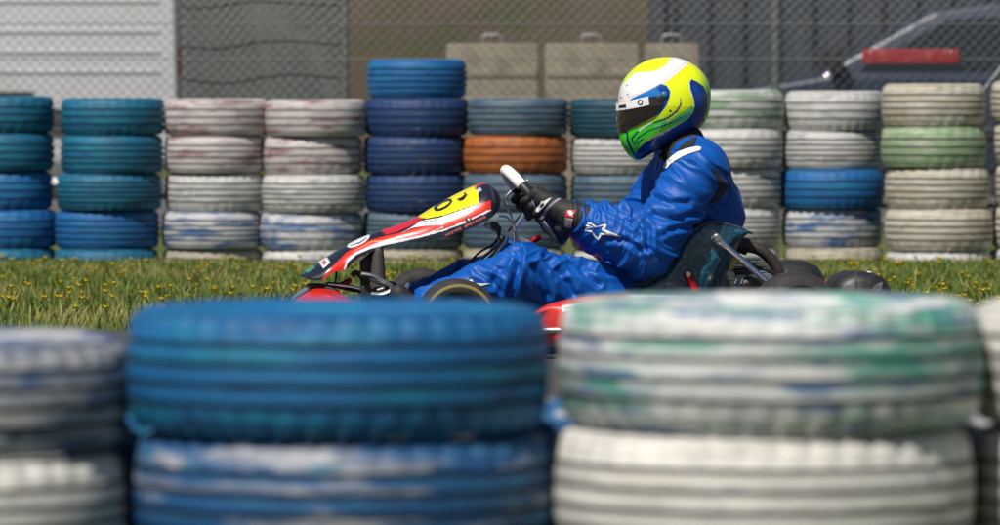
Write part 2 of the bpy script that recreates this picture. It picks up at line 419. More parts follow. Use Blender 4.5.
# ================================================================== TYRES
def tyre_mesh(name, R, Wd, hole, seg, grooves=4, gd=.010, lug=4):
    """car tyre lying flat, z from 0 to Wd: tread ribs, shoulders, sidewalls, open carcass"""
    half = Wd / 2; tw = Wd * .40; pts = []                       # (r, h, material) upper->lower along the outside
    up = [(hole, half * .62), (hole + .012, half * .80), (hole + .05 * R / .3, half * .93), ((hole + R) / 2 + .01, half),
          (R * .90, half * .965), (R * .955, half * .90)]
    prof = [(r, h, 0) for r, h in up]
    crown = lambda h: R - .012 * (h / half) ** 2
    edges = np.linspace(tw, -tw, grooves + 2)
    gw = Wd * .020
    prof.append((crown(tw) - .006, tw + Wd * .035, 0))
    for g in range(grooves + 1):
        a, b = edges[g] - (gw if g else 0), edges[g + 1] + (gw if g < grooves else 0)
        prof += [(crown(a), a, 0), (crown((a + b) / 2), (a + b) / 2, 0), (crown(b), b, 1 if g < grooves else 0)]
        if g < grooves: prof += [(crown(b) - gd, b - gw * .35, 1), (crown(b) - gd, b - gw * 1.65, 1)]
    prof.append((crown(tw) - .006, -tw - Wd * .035, 0))
    prof += [(r, -h, 0) for r, h in up[::-1]]
    inn = [(hole + .004, -half * .55), (hole + .03, -half * .72), (R * .86, -half * .86), (R - .03, -half * .6),
           (R - .026, 0), (R - .03, half * .6), (R * .86, half * .86), (hole + .03, half * .72), (hole + .004, half * .55)]
    prof += [(r, h, 2) for r, h in inn]
    V, Fc = latheVF([(r, h + half) for r, h, _ in prof], seg)
    n = len(prof); lo_r = (edges[1], edges[-2])
    for k in range(seg):                                         # shoulder lugs: lateral cuts through the two outer ribs
        if lug and k % lug == 0:
            for i, (r, h, q) in enumerate(prof):
                if q == 0 and r > R * .93 and (h > lo_r[0] + gw * 1.1 or h < lo_r[1] - gw * 1.1):
                    x, y, z = V[k * n + i]; f = 1 - .006 / r; V[k * n + i] = (x * f, y * f, z)
    me = mesh(name, V, Fc, True, 38)
    mi = [1 if prof[i % n][2] == 1 else (1 if prof[i % n][2] == 2 else 0) for i in range(n * seg)]
    me.polygons.foreach_set('material_index', mi)
    uv = me.uv_layers.new(name='UVMap'); run = [0.0]
    for i in range(1, n + 1): run.append(run[-1] + math.dist(prof[i - 1][:2], prof[i % n][:2]))
    D = np.empty((len(me.loops), 2))
    for p in range(n * seg):
        k, i = divmod(p, n); l0 = me.polygons[p].loop_start; sa, sb = 6.28318 * R * k / seg, 6.28318 * R * (k + 1) / seg
        D[l0:l0 + 4] = [(sa, run[i]), (sb, run[i]), (sb, run[i + 1]), (sa, run[i + 1])]
    uv.data.foreach_set('uv', D.ravel()); return me
M['tyre_bare'] = grimy('bare_tyre_rubber', (.02, .02, .021), .8, 0, (.09, .08, .065), .6, 12)
def tyre_paint(name, base, second, third, a2=.55, a3=.62, chip=.635, rough=.62):
    """old brushed paint on a tyre: coats of other colours scuffed through along the circumference, rubber showing in chips"""
    m = mat(name, base, rough); oi = N(m, 'ShaderNodeObjectInfo').outputs['Random']
    sc = N(m, 'ShaderNodeMath', operation='MULTIPLY'); LK(m, oi, sc.inputs[0]); sc.inputs[1].default_value = 47.0
    co = N(m, 'ShaderNodeCombineXYZ'); LK(m, sc.outputs[0], co.inputs[0]); LK(m, sc.outputs[0], co.inputs[1]); LK(m, sc.outputs[0], co.inputs[2])
    uv = N(m, 'ShaderNodeUVMap', uv_map='UVMap').outputs[0]
    A = mapping(m, uv, (4.5, 20, 1), co.outputs[0]); B = mapping(m, uv, (8, 48, 1), co.outputs[0]); Cc = mapping(m, uv, (34, 80, 1), co.outputs[0])
    f2 = ramp(m, noisy(m, A, 1, 5, .6), a2 - .04, a2 + .07); f3 = ramp(m, noisy(m, B, 1, 5, .65), a3 - .03, a3 + .06)
    c = mixc(m, f2, base, second); c = mixc(m, f3, c, third)
    tone = noisy(m, mapping(m, uv, (9, 40, 1), co.outputs[0]), 1, 4, .6)
    c = mixc(m, ramp(m, tone, .35, .95), c, tuple(v * .45 for v in base))
    fc = ramp(m, noisy(m, Cc, 1, 6, .7), chip - .02, chip + .05); c = mixc(m, fc, c, (.03, .028, .028))
    LK(m, c, bsdf(m).inputs['Base Color'])
    bump(m, noisy(m, mapping(m, uv, (60, 160, 1), co.outputs[0]), 1, 5, .7), .5, .004)
    return m
PAL = {
 'teal': tyre_paint('teal_tyre_paint', (.005, .12, .23), (.005, .165, .27), (.008, .09, .25), .5, .62),
 'blue': tyre_paint('blue_tyre_paint', (.006, .12, .36), (.006, .17, .36), (.05, .22, .36), .55, .66),
 'navy': tyre_paint('navy_tyre_paint', (.012, .045, .16), (.02, .05, .12), (.18, .18, .21), .55, .64),
 'white': tyre_paint('white_tyre_paint', (.60, .59, .57), (.36, .36, .38), (.10, .14, .24), .55, .64),
 'pinkish': tyre_paint('white_and_faded_red_tyre_paint', (.58, .53, .52), (.26, .13, .14), (.30, .30, .33), .55, .62),
 'bluewhite': tyre_paint('white_and_blue_tyre_paint', (.55, .55, .57), (.03, .13, .34), (.30, .32, .38), .52, .62),
 'steel': tyre_paint('blue_grey_tyre_paint', (.10, .15, .20), (.05, .11, .18), (.30, .28, .25), .52, .63),
 'orange': tyre_paint('orange_tyre_paint', (.42, .12, .025), (.30, .09, .03), (.22, .14, .08), .55, .62),
 'darkteal': tyre_paint('dark_teal_tyre_paint', (.01, .07, .11), (.02, .09, .13), (.10, .14, .16), .55, .66),
 'mint': tyre_paint('white_and_pale_green_tyre_paint', (.56, .56, .54), (.20, .34, .20), (.42, .46, .40), .50, .62),
 'green': tyre_paint('pale_green_tyre_paint', (.27, .38, .22), (.46, .46, .38), (.18, .27, .16), .56, .64),
 'beige': tyre_paint('beige_tyre_paint', (.50, .45, .36), (.58, .55, .48), (.28, .24, .18), .5, .64),
 'sand': tyre_paint('sandy_tyre_paint', (.42, .38, .30), (.30, .27, .21), (.5, .48, .42), .52, .62),
 'fblue': tyre_paint('sea_blue_tyre_paint', (.003, .125, .33), (.003, .18, .31), (.006, .05, .19), .54, .60, .66),
 'fnavy': tyre_paint('navy_white_teal_tyre_paint', (.008, .085, .24), (.38, .38, .41), (.006, .17, .28), .55, .58, .655),
 'fmix': tyre_paint('white_green_blue_tyre_paint', (.68, .68, .67), (.05, .33, .24), (.08, .17, .36), .53, .57, .66),
 'fwhite': tyre_paint('chalk_white_tyre_paint', (.72, .70, .65), (.58, .55, .50), (.13, .19, .30), .54, .64, .66),
 'fgrey': tyre_paint('white_over_navy_tyre_paint', (.46, .46, .47), (.04, .10, .24), (.02, .025, .06), .50, .57, .655),
}
TM = {}
def put_tyre(colour, R, Wd, loc, rz, label, group, seg, hole=.62, tilt=(0, 0), gr=4, lug=4):
    key = (colour, R, Wd, gr, lug)
    if key not in TM:
        base = TM.get((R, Wd, gr, lug))
        if base is None: base = TM[(R, Wd, gr, lug)] = tyre_mesh('tyre', R, Wd, R * hole, seg, gr, lug=lug)
        me = base.copy(); me.materials.append(PAL[colour]); me.materials.append(M['tyre_bare']); TM[key] = me
    o = link('tyre', TM[key]); o.location = loc; o.rotation_euler = (tilt[0], tilt[1], rz)
    return tag(o, label, 'tyre', group)
CN = dict(teal='teal', blue='bright blue', navy='navy blue', white='white', pinkish='white-and-red', bluewhite='white-and-blue', steel='blue-grey',
          orange='orange', darkteal='dark teal', mint='greenish white', green='pale green', beige='beige', sand='sandy', fblue='sea blue',
          fnavy='streaky navy', fmix='mixed colour', fwhite='chalk white', fgrey='patchy white-and-navy')
LEVEL = ['bottom tyre', 'second tyre up', 'third tyre up', 'fourth tyre up', 'fifth tyre up', 'sixth tyre up']
ORD = ['', 'next', 'second', 'third', 'fourth', 'fifth', 'sixth', 'seventh']
# far wall: stacks given by the pixel column of their middle, paint from the ground up
far = [(4, ['teal', 'blue', 'blue', 'teal', 'teal']), (108, ['teal', 'blue', 'teal', 'teal', 'teal']),
       (212, ['sand', 'bluewhite', 'white', 'pinkish', 'pinkish']), (314, ['white', 'bluewhite', 'white', 'pinkish', 'pinkish']),
       (414, ['sand', 'steel', 'navy', 'navy', 'navy', 'blue']), (517, ['sand', 'steel', 'steel', 'orange', 'steel']),
       (621, ['white', 'steel', 'steel', 'white', 'darkteal']), (728, ['white', 'white', 'white', 'white', 'mint']),
       (832, ['sand', 'bluewhite', 'blue', 'white', 'white']), (938, ['white', 'beige', 'beige', 'green', 'beige']), (1045, ['white', 'beige', 'beige', 'beige', 'beige'])]
far.insert(0, (-100, ['teal', 'blue', 'teal', 'teal', 'teal']))
OI = 6                                                     # index of the stack with the orange tyre
for s, (px, cols) in enumerate(far):
    near = .75 if s >= 10 else 0.0
    Y = YB - near + .05 * (s % 2); z_ = -.15; lean = random.uniform(-.007, .007); wd0 = .203 if s >= 10 else (.194 if s >= 8 else .188)
    for lv, c in enumerate(cols):
        d = s - OI
        if d == 0: where = 'in the stack that holds the orange tyre' if c != 'orange' else 'in the far tyre wall, the only orange one'
        else:
            n = ORD[abs(d)]; side = "nose side" if d < 0 else "tail side"
            where = (f'{n} far stack from the orange tyre, {side}') if abs(d) > 1 else f'far stack beside the orange tyre, {side}'
        lab = f'{CN[c]} {LEVEL[lv]}, {where}' if not (d == 0 and c == 'orange') else 'orange painted tyre in the far wall, the only orange one'
        jx, jy = random.uniform(-.012, .012), random.uniform(-.015, .015)
        wd_ = round(wd0 + random.choice((-.004, 0, .003)), 4); R_ = random.choice((.254, .260, .264))
        o = put_tyre(c, R_, wd_, (PX(px, Y) + jx + lean * lv, Y + jy, z_), 1.57 + random.uniform(-.9, .9), lab, 'painted tyres of the far barrier', 96, gr=random.choice((3, 4, 4, 5)), lug=random.choice((3, 4, 0)))
        o.scale = (random.uniform(.985, 1.015), random.uniform(.985, 1.015), 1); z_ += wd_ + .0006
# near wall: three high, only the two upper rows in view
YF = -9.1
near_cols = [(-88, ['fnavy', 'fwhite', 'fgrey'], .272, .150), (338, ['fblue', 'fnavy', 'fblue'], .277, .163), (766, ['fwhite', 'fwhite', 'fmix'], .278, .166), (1184, ['fwhite', 'fwhite', 'fwhite'], .272, .164)]
names = ["near stack next to the sea blue one, nose side", 'near stack with the sea blue top', 'near stack with the white, green and blue top', "near stack topped in chalk white"]
for s, (px, cols, R, Wd) in enumerate(near_cols):
    for lv, c in enumerate(cols):
        lab = f'{CN[c]} {["bottom", "middle", "top"][lv]} tyre of the {names[s]}'
        ox = {(2, 2): .006, (2, 1): -.006, (1, 1): .008, (0, 2): .012, (0, 1): .010}.get((s, lv), 0)
        put_tyre(c, R, Wd, (PX(px, YF) + ox, YF + random.uniform(-.008, .008) + (.08 if s == 3 else 0), .0005 + lv * (Wd + .0005)), 1.57 + random.uniform(-.5, .5), lab, 'painted tyres of the near barrier', 160)

# lower tyres standing behind the gaps of the near wall
for s, (px_, cols, lab) in enumerate(((130, ['fnavy', 'fblue'], 'low stack behind the gap beside the sea blue top, nose side'), (556, ['fgrey', 'fnavy'], 'low stack behind the gap beside the sea blue top, tail side'), (985, ['fwhite', 'fgrey'], 'low stack behind the gap at the chalk white topped stack'))):
    for lv, c in enumerate(cols):
        put_tyre(c, .272, .163, (PX(px_, YF + .48), YF + .48, .0005 + lv * .1635), 1.57, f'{["lower", "upper"][lv]} tyre of the {lab}', 'painted tyres of the near barrier', 160)
# ================================================================== THE GO-KART
kart = empty('go_kart', (0, 0, 0), YAW)
tag(kart, 'racing go-kart with red, white and yellow number six front panel', 'go-kart')
# wheels
def wheel(loc, r, wd, parent, gold):
    h = wd / 2; rr = r * .5
    prof = [(rr, -h * .72), (rr + .012, -h * .85), (r * .72, -h), (r * .9, -h * .93), (r * .975, -h * .78), (r, -h * .5), (r * 1.004, 0), (r, h * .5),
            (r * .975, h * .78), (r * .9, h * .93), (r * .72, h), (rr + .012, h * .85), (rr, h * .72), (rr - .004, 0)]
    V, Fc = latheVF(prof, 64, 'Y'); t = link('wheel', mesh('wheel', V, Fc, True, 50), M['rubber'], parent); t.location = loc
    rp = [(.0, -h * .3), (.03, -h * .34), (rr * .55, -h * .2), (rr * .8, -h * .55), (rr, -h * .74), (rr + .004, -h * .7), (rr * .96, -h * .5), (rr * .96, h * .5), (rr + .004, h * .7), (rr, h * .74), (rr * .8, h * .55), (.0, h * .3)]
    V, Fc = latheVF(rp, 40, 'Y', False); link('rim', mesh('rim', V, Fc, True, 40), M['alu'], t)
    VF = [latheVF([(.014, 0), (.014, -h * .55), (.0, -h * .6)], 12, 'Y', False)]
    V, Fc = merge(*VF); link('hub_nut', mesh('hub_nut', V, Fc, True, 40), M['steel'], t)
    if gold:
        for sg in ((-1,) if loc[1] < 0 else (1,)):
            V, Fc = latheVF([(r * .800, sg * h * .985), (r * .815, sg * h * .993), (r * .865, sg * h * .968), (r * .88, sg * h * .958)], 64, 'Y', False)
            link('sidewall_stripe', mesh('sidewall_stripe', V, Fc), M['gold'], t)
    return t
xf = K(457, 320, -.50).x; xr = K(796, 316, -.58).x
RF, RR = .119, .128
for sg in (-1, 1):
    wheel((xf, sg * .50, RF + .006), RF, .125, kart, True)
    wheel((xr, sg * .58, RR + .006), RR, .20, kart, False)
def P(px, py, y): return K(px, py, y)
# chassis
zc = .055
for sg in (-1, 1):
    tube('chassis_rail', [(xf - .22, sg * .16, zc + .03), (xf, sg * .2, zc), (xf + .35, sg * .31, zc), (xr - .25, sg * .33, zc), (xr + .12, sg * .3, zc)], .015, M['steel'], kart, sm=6)
    tube('stub_axle', [(xf, sg * .30, RF), (xf, sg * .50, RF + .006)], .011, M['steel'], kart)
    tube('kingpin_yoke', [(xf + .02, sg * .25, zc), (xf + .01, sg * .32, RF - .03), (xf, sg * .33, RF + .04)], .016, M['black'], kart)
    tube('tie_rod', [(xf + .09, sg * .03, .12), (xf + .07, sg * .33, .11)], .006, M['steel'], kart)
    tube('side_bumper_bar', [(xf + .22, sg * .3, zc + .01), (xf + .26, sg * .5, .09), (xr - .34, sg * .52, .09), (xr - .28, sg * .32, zc + .01)], .010, M['steel'], kart, sm=6)
for x, y in ((xf + .05, .22), (xf + .5, .31), (xr - .1, .31)):
    tube('cross_tube', [(x, -y, zc), (x, y, zc)], .014, M['steel'], kart)
tube('rear_axle', [(xr, -.56, RR + .006), (xr, .56, RR + .006)], .02, M['steel'], kart)
V, Fc = latheVF([(.02, -.004), (.088, -.004), (.088, .004), (.02, .004)], 40, 'Y'); o = link('brake_disc', mesh('brake_disc', V, Fc, True, 30), M['steel'], kart); o.location = (xr, -.2, RR + .006)
V, Fc = latheVF([(.02, -.003), (.1, -.003), (.1, .003), (.02, .003)], 40, 'Y'); o = link('sprocket', mesh('sprocket', V, Fc, True, 30), M['alu'], kart); o.location = (xr, .3, RR + .006)
box('floor_tray', (xf + .24, 0, zc - .019), (.72, .4, .004), M['tray'], kart, .001)

# front panel: an arched shell lofted along its spine
crest = [(301.5, 274), (304, 271.5), (312, 266.5), (325, 258), (341, 248), (356, 240), (372, 233.3), (400, 224), (418, 216), (435, 205.5), (455, 194.5), (470, 187.3), (481, 183), (489, 184), (496, 190), (500, 197)]
edge = [(303, 276), (309, 279.5), (322, 280), (332, 273), (346, 269), (358, 258.5), (376, 250.3), (400, 243), (428, 240.5), (446, 236), (467, 229.8), (480, 224), (490, 218.5), (496, 213), (500, 206), (501, 201)]
hw = [.06, .095, .115, .115, .105, .095, .09, .095, .115, .13, .14, .14, .135, .12, .095, .05]
Cv = spline([K(*p, 0) for p in crest], 16); Ev = spline([K(*p, -h) for p, h in zip(edge, hw)], 16)
nu = 161; V = []
for c, e in zip(Cv, Ev):
    for i in range(nu):
        u = i / (nu - 1) * 2 - 1; f = abs(u) ** 1.75; y = e.y * (-1 if u > 0 else 1) * math.sin(abs(u) * math.pi / 2) ** .9
        V.append((c.x + (e.x - c.x) * f, y, c.z + (e.z - c.z) * f))
ns = len(Cv); Fc = [(i * nu + j, i * nu + j + 1, (i + 1) * nu + j + 1, (i + 1) * nu + j) for i in range(ns - 1) for j in range(nu - 1)]
Fc = [f[::-1] for f in Fc]
# thickness: inner skin
n0 = len(V); Vn = np.array(V); cen = np.array([[(c.x + e.x) / 2, 0, (c.z + e.z) / 2 - .02] for c, e in zip(Cv, Ev)]).repeat(nu, 0)
d = cen - Vn; Vi = Vn + d / np.maximum(np.linalg.norm(d, axis=1), .01)[:, None] * .004
Fi = [tuple(n0 + i for i in f[::-1]) for f in Fc]
rim = []
for i in range(ns - 1):
    for j in (0, nu - 1):
        a, b = i * nu + j, (i + 1) * nu + j; rim.append((a, b, n0 + b, n0 + a) if j == 0 else (b, a, n0 + a, n0 + b))
for j in range(nu - 1):
    for i in (0, ns - 1):
        a, b = i * nu + j, i * nu + j + 1; rim.append((b, a, n0 + a, n0 + b) if i == 0 else (a, b, n0 + b, n0 + a))
me = mesh('front_panel', np.concatenate([Vn, Vi]), Fc + Fi + rim, True, 60)
px, py = proj(Vn); C = np.tile(np.array([.012, .014, .026]), (len(Vn), 1))
def fill(polys, col):
    for p in polys: C[inside(p, px, py)] = col
RED, WHT, YEL, BLK = (.68, .022, .008), (.78, .78, .80), (.84, .70, .005), (.012, .012, .016)
fill([[(322, 281), (323, 278), (330, 269.5), (338, 261), (347, 252), (358, 245.5), (370, 240), (385, 236), (400, 232.8), (412, 229), (425, 226), (443, 224), (457, 214), (472, 206.7), (491, 200), (491, 208.7), (467, 220), (444, 228.7),
       (421, 235), (400, 239), (385, 242.3), (370, 246.7), (356, 253), (347.5, 261), (345, 270), (331, 275)]], RED)
fill([stroke([(344, 271), (347, 262), (356, 253.6), (370, 247.6), (385, 243.6), (400, 240.6), (421, 236.2), (444, 230), (467, 221.2), (491, 209.8)], [1.6, 1.8, 2, 2.6, 3, 3, 2, 1.6, 1.6, 1.6])], WHT)
fill([[(380, 230), (400, 222), (419, 214), (423, 219), (410, 226), (396, 232), (386, 234.5)], stroke([(474, 186), (480, 182), (486, 181.5)], 5)], (.62, .012, .03))
fill([[(400, 233.6), (412, 227), (421, 220.6), (440, 217.4), (460, 208.5), (480, 203.5), (471, 208), (457, 214.6), (443, 224.6), (425, 225.6), (412, 227.8)], stroke([(408, 240), (430, 232.6), (443, 227)], .9)], WHT)
fill([stroke([(398, 238), (392, 240), (372, 241.5), (352, 252)], [1.2, 1.2, 1, .6])], (.85, .30, .16))
fill([[(419, 217.2), (419, 213), (434, 201), (452, 190), (474, 183), (479, 193), (480, 203), (468, 207), (445, 215), (428, 218.6)]], YEL)
rg = [(oval(443.0, 204.8, 10.6, 4.5, -.5), BLK), (oval(443.4, 204.8, 7.0, 1.7, -.5), YEL)]
for p, c in rg: fill([p], c)
fill([stroke([(457.5, 199.2), (460, 199.6), (463.5, 197.6), (466, 194.6), (464, 193)], [2.2, 3.2, 3.6, 3.2, 2.4])], BLK)
fill([stroke([(428, 218.6), (445, 215.2), (468, 207.2), (481, 203)], .9), stroke([(479.6, 203), (478.6, 193), (474, 186)], .9), stroke([(419, 220), (430, 221.5), (437, 219.5)], .8)], BLK)
fill([oval(358.5, 241, 12.3, 4.0, -.47)], WHT); fill([stroke([(350, 245.5), (360, 242.5), (367, 237.5)], [.6, 1.4, .8])], BLK)
fill([[(326, 256.5), (330.2, 262.6), (323.6, 268.2), (318.5, 262)]], WHT); fill([[(324.6, 260), (327, 263), (323.6, 265.6), (321.4, 262.6)]], (.55, .1, .1))
fill([[(313.5, 265.5), (315.5, 267.6), (307.6, 272.8), (304.5, 271)]], (.03, .30, .14))
fill([oval(468.3, 219.8, 3.1, 3.1)], BLK); fill([oval(468.6, 219.4, 1.2, 1.2)], (.7, .7, .72))
fill([[(475.5, 190), (480, 187), (482, 190), (478, 193)]], (.45, .45, .55))
for i in range(15):                                          # worn line of small red lettering along the lower edge
    t0 = i / 15; t1 = t0 + .052; a = lambda t: (445.5 + 40.5 * t, 235.6 - 19.2 * t)
    if i != 6: fill([stroke([a(t0), a(t1)], 2.3 if i % 3 else 1.7)], (.52, .10, .10))
setcol(me, np.concatenate([C, np.tile([.012, .012, .014], (len(Vi), 1))]))
panel = link('front_panel', me, M['paint'], kart)
# nose cone across the front
V = []; nyy = 221
x0 = K(284, 292, 0).x
for j in range(nyy):
    s = j / (nyy - 1) * 2 - 1; y = .50 * s; xo = x0 + .01 + .20 * abs(s) ** 2.4; hz = .205 * (1 - .42 * abs(s) ** 1.5); ln = .15 * (1 - .2 * s * s)
    if abs(s) > .93: k = (abs(s) - .93) / .07; hz *= 1 - .35 * k * k; xo += .03 * k
    prof = [(ln * .9, .045), (.06, .04), (.015, .05), (0, .08), (.004, .62 * hz), (.018, hz * .80), (.045, hz * .93), (.085, hz), (.12, hz * .985), (ln, hz * .93), (ln + .004, hz * .86)]
    prof = spline([(a_, b_, 0) for a_, b_ in prof], 9); n = len(prof)
    for q in prof: V.append((xo + q.x, y, q.y))
Fc = [(j * n + i, (j + 1) * n + i, (j + 1) * n + i + 1, j * n + i + 1) for j in range(nyy - 1) for i in range(n - 1)]
me = mesh('nose_cone', V, Fc, True, 60); o = link('nose_cone', me, M['paint'], kart)
sd = o.modifiers.new('shell', 'SOLIDIFY'); sd.thickness = .005; sd.offset = -1
Vn = np.array(V); px, py = proj(Vn); C = np.tile(np.array(RED), (len(Vn), 1))
fill([[(270, 320), (275, 290), (300, 280), (330, 280), (322, 285), (312, 290), (300, 297), (286, 310)]], (.16, .16, .19))
fill([[(270, 320), (275, 290), (299, 284), (303, 286.5), (297, 291), (288, 298), (280, 312)]], WHT)
fill([stroke([(330, 282), (320, 286.5), (310, 291.5), (298, 298.5), (284, 312)], 1.6)], BLK)
fill([stroke([(284, 296), (292, 292.5)], 1.2)], (.55, .1, .12))
setcol(me, C)
box('nose_mount', K(316, 284, 0) + Vector((0, 0, -.008)), (.05, .12, .018), M['black'], kart, .004)
tube('nose_stay', [K(328, 284, -.05), K(350, 287, -.06), K(378, 294, -.07)], .007, M['chrome'], kart, sm=4)
tube('nose_stay', [K(326, 284, .05), K(346, 288, .06), K(372, 294, .07)], .007, M['black'], kart, sm=4)
tube('bumper_clamp', [K(337, 287, -.02), K(346, 283, -.02), K(351, 279, -.02)], [.008, .010, .007], M['red'], kart)
tube('panel_cord', [K(337, 270, 0), K(336, 278, -.02), K(334, 284, 0)], .0028, M['black'], kart, sm=4)
tube('lower_panel_stay', [K(352, 276, -.03), K(358, 273, -.03), K(370, 290, -.03)], .008, M['black'], kart, sm=4)
# column guard, pedals
V, Fc = latheVF([(.0, .165), (.012, .164), (.0165, .158), (.0185, .13), (.024, .05), (.028, 0), (.0, 0)], 28, 'Z', False)
o = link('support_post', mesh('support_post', V, Fc, True, 50), grimy('worn_dark_plastic', (.05, .045, .042), .55, 0, (.12, .1, .08), .5, 30), kart); o.location = K(378, 300, -.075)
prism('panel_bracket', [(p.x, p.z) for p in [K(360, 262, 0), K(372, 251, 0), K(373, 298, 0), K(361, 298, 0)]], -.035, .02, M['black'], kart, .004)
box('pedal_hinge', K(366, 294, -.1), (.03, .03, .05), M['black'], kart, .004)
for sg, ly in ((1, -.13), (-1, .13)):
    pts = [K(361, 274, ly), K(372, 276, ly), K(384, 281.5, ly), K(391.5, 286.5, ly), K(389, 291.5, ly), K(380, 294.5, ly), K(371, 294, ly)]
    pts = [Vector((p.x, ly, p.z)) for p in pts]
    tube('pedal', pts, .0075, M['alu'], kart, 10, flat=1.9, flat_dir=Vector((0, 1, 0)), sm=5)
    q = [K(369, 279.5, ly), K(379, 283.5, ly), K(384, 287.5, ly), K(377, 290, ly)]
    tube('pedal_arm', q, .004, M['steel'], kart, 8, sm=4)
cs = []
a, b = K(402, 298, -.1), K(408, 283, -.1); ax = (b - a)
for i in range(90):
    t = i / 89; q = t * 2 * math.pi * 7; u = Vector((0, 1, 0)); v = ax.normalized().cross(u); cs.append(a + ax * t + u * .008 * math.cos(q) + v * .008 * math.sin(q))
tube('return_spring', cs, .0022, M['chrome'], kart, 6)
# steering
RW = .135; WC = K(534, 205, 0); E1 = Vector((.63, 0, -.777)).normalized(); NN = Vector((.777, 0, .63)).normalized(); EY = Vector((0, -1, 0))
def rimpt(al, R=RW): return WC + EY * (R * math.cos(al)) + E1 * (R * math.sin(al))
steer = tube('steering_wheel', [rimpt(2 * math.pi * i / 72) for i in range(72)], .0155, M['black'], kart, 16, True)
tube('white_grip', [rimpt(-math.pi / 2 + a) for a in np.linspace(-1.0, 1.0, 25)], [.0135] + [.0172] * 23 + [.0135], M['white'], steer, 16)
for al in (0, math.pi, math.pi / 2):
    tube('spoke', [rimpt(al, .13), rimpt(al, .07) - NN * .012, rimpt(al, .025) - NN * .02], [.009, .011, .014], M['alu'], steer, 10, flat=.35, flat_dir=NN)
V, Fc = latheVF([(.0, .012), (.03, .012), (.034, .006), (.034, -.012), (.018, -.03), (.0, -.03)], 28, 'Z', False)
Rn = NN.to_track_quat('Z', 'Y').to_matrix(); V = [Rn @ Vector(v) + WC - NN * .012 for v in V]
link('hub', mesh('hub', V, Fc, True, 40), M['black'], steer)
box('lap_timer', WC + NN * .014 - E1 * .075, (.075, .11, .022), M['black'], steer, .006, Matrix((E1, Vector((0, 1, 0)), NN)).transposed())
tube('steering_column', [WC - NN * .03, K(500, 246, 0), K(452, 288, 0)], .0105, M['chrome'], kart, 12)
for sg in (-1, 1):
    tube('column_support', [K(505, 240, 0) + Vector((0, sg * .03, 0)), K(480, 270, 0) + Vector((0, sg * .07, 0)), K(462, 300, 0) + Vector((0, sg * .13, -.02))], .0095, M['steel'], kart, 12)
prism('panel_bar', [(p.x, p.z) for p in [K(484, 226, 0), K(487, 222.5, 0), K(507, 231, 0), K(532, 241, 0), K(531, 246, 0), K(505, 237.5, 0)]], -.028, -.018, M['alu'], kart, .002)
prism('panel_bar', [(p.x, p.z) for p in [K(484, 226, 0), K(487, 222.5, 0), K(507, 231, 0), K(532, 241, 0), K(531, 246, 0), K(505, 237.5, 0)]], .018, .028, M['alu'], kart, .002)
tube('bar_clamp', [K(494, 226, 0) + Vector((0, -.04, 0)), K(494, 226, 0) + Vector((0, .04, 0))], .013, M['black'], kart)
tube('clutch_lever', [K(529, 243, -.03), K(536, 239, -.035), K(541, 236.5, -.04)], [.006, .010, .006], M['red'], kart, 10)
tube('pivot_bolt', [K(529, 243, -.028), K(529, 243, -.04)], .007, M['chrome'], kart, 8)
for pts, r, mm in (([(528, 180), (517, 186), (506, 197), (507, 206), (511, 216), (514, 228), (514.5, 246)], .0042, 'steel'), ([(499, 216), (507, 217), (512, 224), (514, 236), (515, 247)], .0034, 'steel'),
                   ([(500, 226), (499, 236), (492, 245), (480, 252), (470, 262), (464, 272), (463, 284)], .0034, 'black'), ([(497, 228), (499, 238), (504, 244)], .003, 'black')):
    tube('brake_hose' if mm == 'steel' else 'cable', [K(x, y, -.035) for x, y in pts], r, M[mm], kart, 8, sm=6)
tube('hose_clamp', [K(514, 226, -.035), K(514.6, 231, -.035)], .0075, M['chrome'], kart, 10)
tube('hose_clamp', [K(505, 201, -.035), K(506.4, 205, -.035)], .0068, M['chrome'], kart, 10)
# seat
rimp = [(560, 305), (590, 297.5), (610, 291), (630, 286.5), (650, 280.5), (664, 271.5), (673, 259), (680, 246.5), (688, 235.5), (698, 226.5), (710, 222.3), (722, 223.2), (734, 226.5), (742, 229.5), (747, 232)]
bakp = [(565, 318), (595, 326), (620, 331), (648, 333.5), (675, 332), (694, 325), (704, 314), (711, 300), (717, 286), (722, 272), (727, 259), (731, 248), (736, 238), (742, 232), (747, 232.5)]
hws = [.17, .185, .195, .20, .205, .21, .212, .212, .212, .21, .208, .204, .198, .19, .18]
Rv = spline([K(*p, -h) for p, h in zip(rimp, hws)], 6); Bv = spline([K(*p, 0) for p in bakp], 6)
nu = 41; V = []
for r_, b_ in zip(Rv, Bv):
    for i in range(nu):
        u = i / (nu - 1) * 2 - 1; f = 1 - abs(u) ** 3.2; ysc = math.copysign(min(1, abs(u) * 1.35) ** .8, u)
        V.append((r_.x + (b_.x - r_.x) * f, -r_.y * ysc, r_.z + (b_.z - r_.z) * f))
ns = len(Rv); Fc = [(i * nu + j, i * nu + j + 1, (i + 1) * nu + j + 1, (i + 1) * nu + j) for i in range(ns - 1) for j in range(nu - 1)]
seat = link('seat', mesh('seat', V, Fc), M['seat'], kart)
sd = seat.modifiers.new('shell', 'SOLIDIFY'); sd.thickness = .006; sd.offset = 0
edge_pts = [Vector(V[i * nu]) for i in range(ns)]
M['seatedge'] = grimy('seat_edge_trim', (.03, .04, .05), .4, 0, (.2, .2, .2), .5, 30)
for sg in (1, -1): tube('edge_trim', [Vector((p.x, p.y * sg, p.z)) for p in edge_pts], .0055, M['seatedge'], seat, 8)
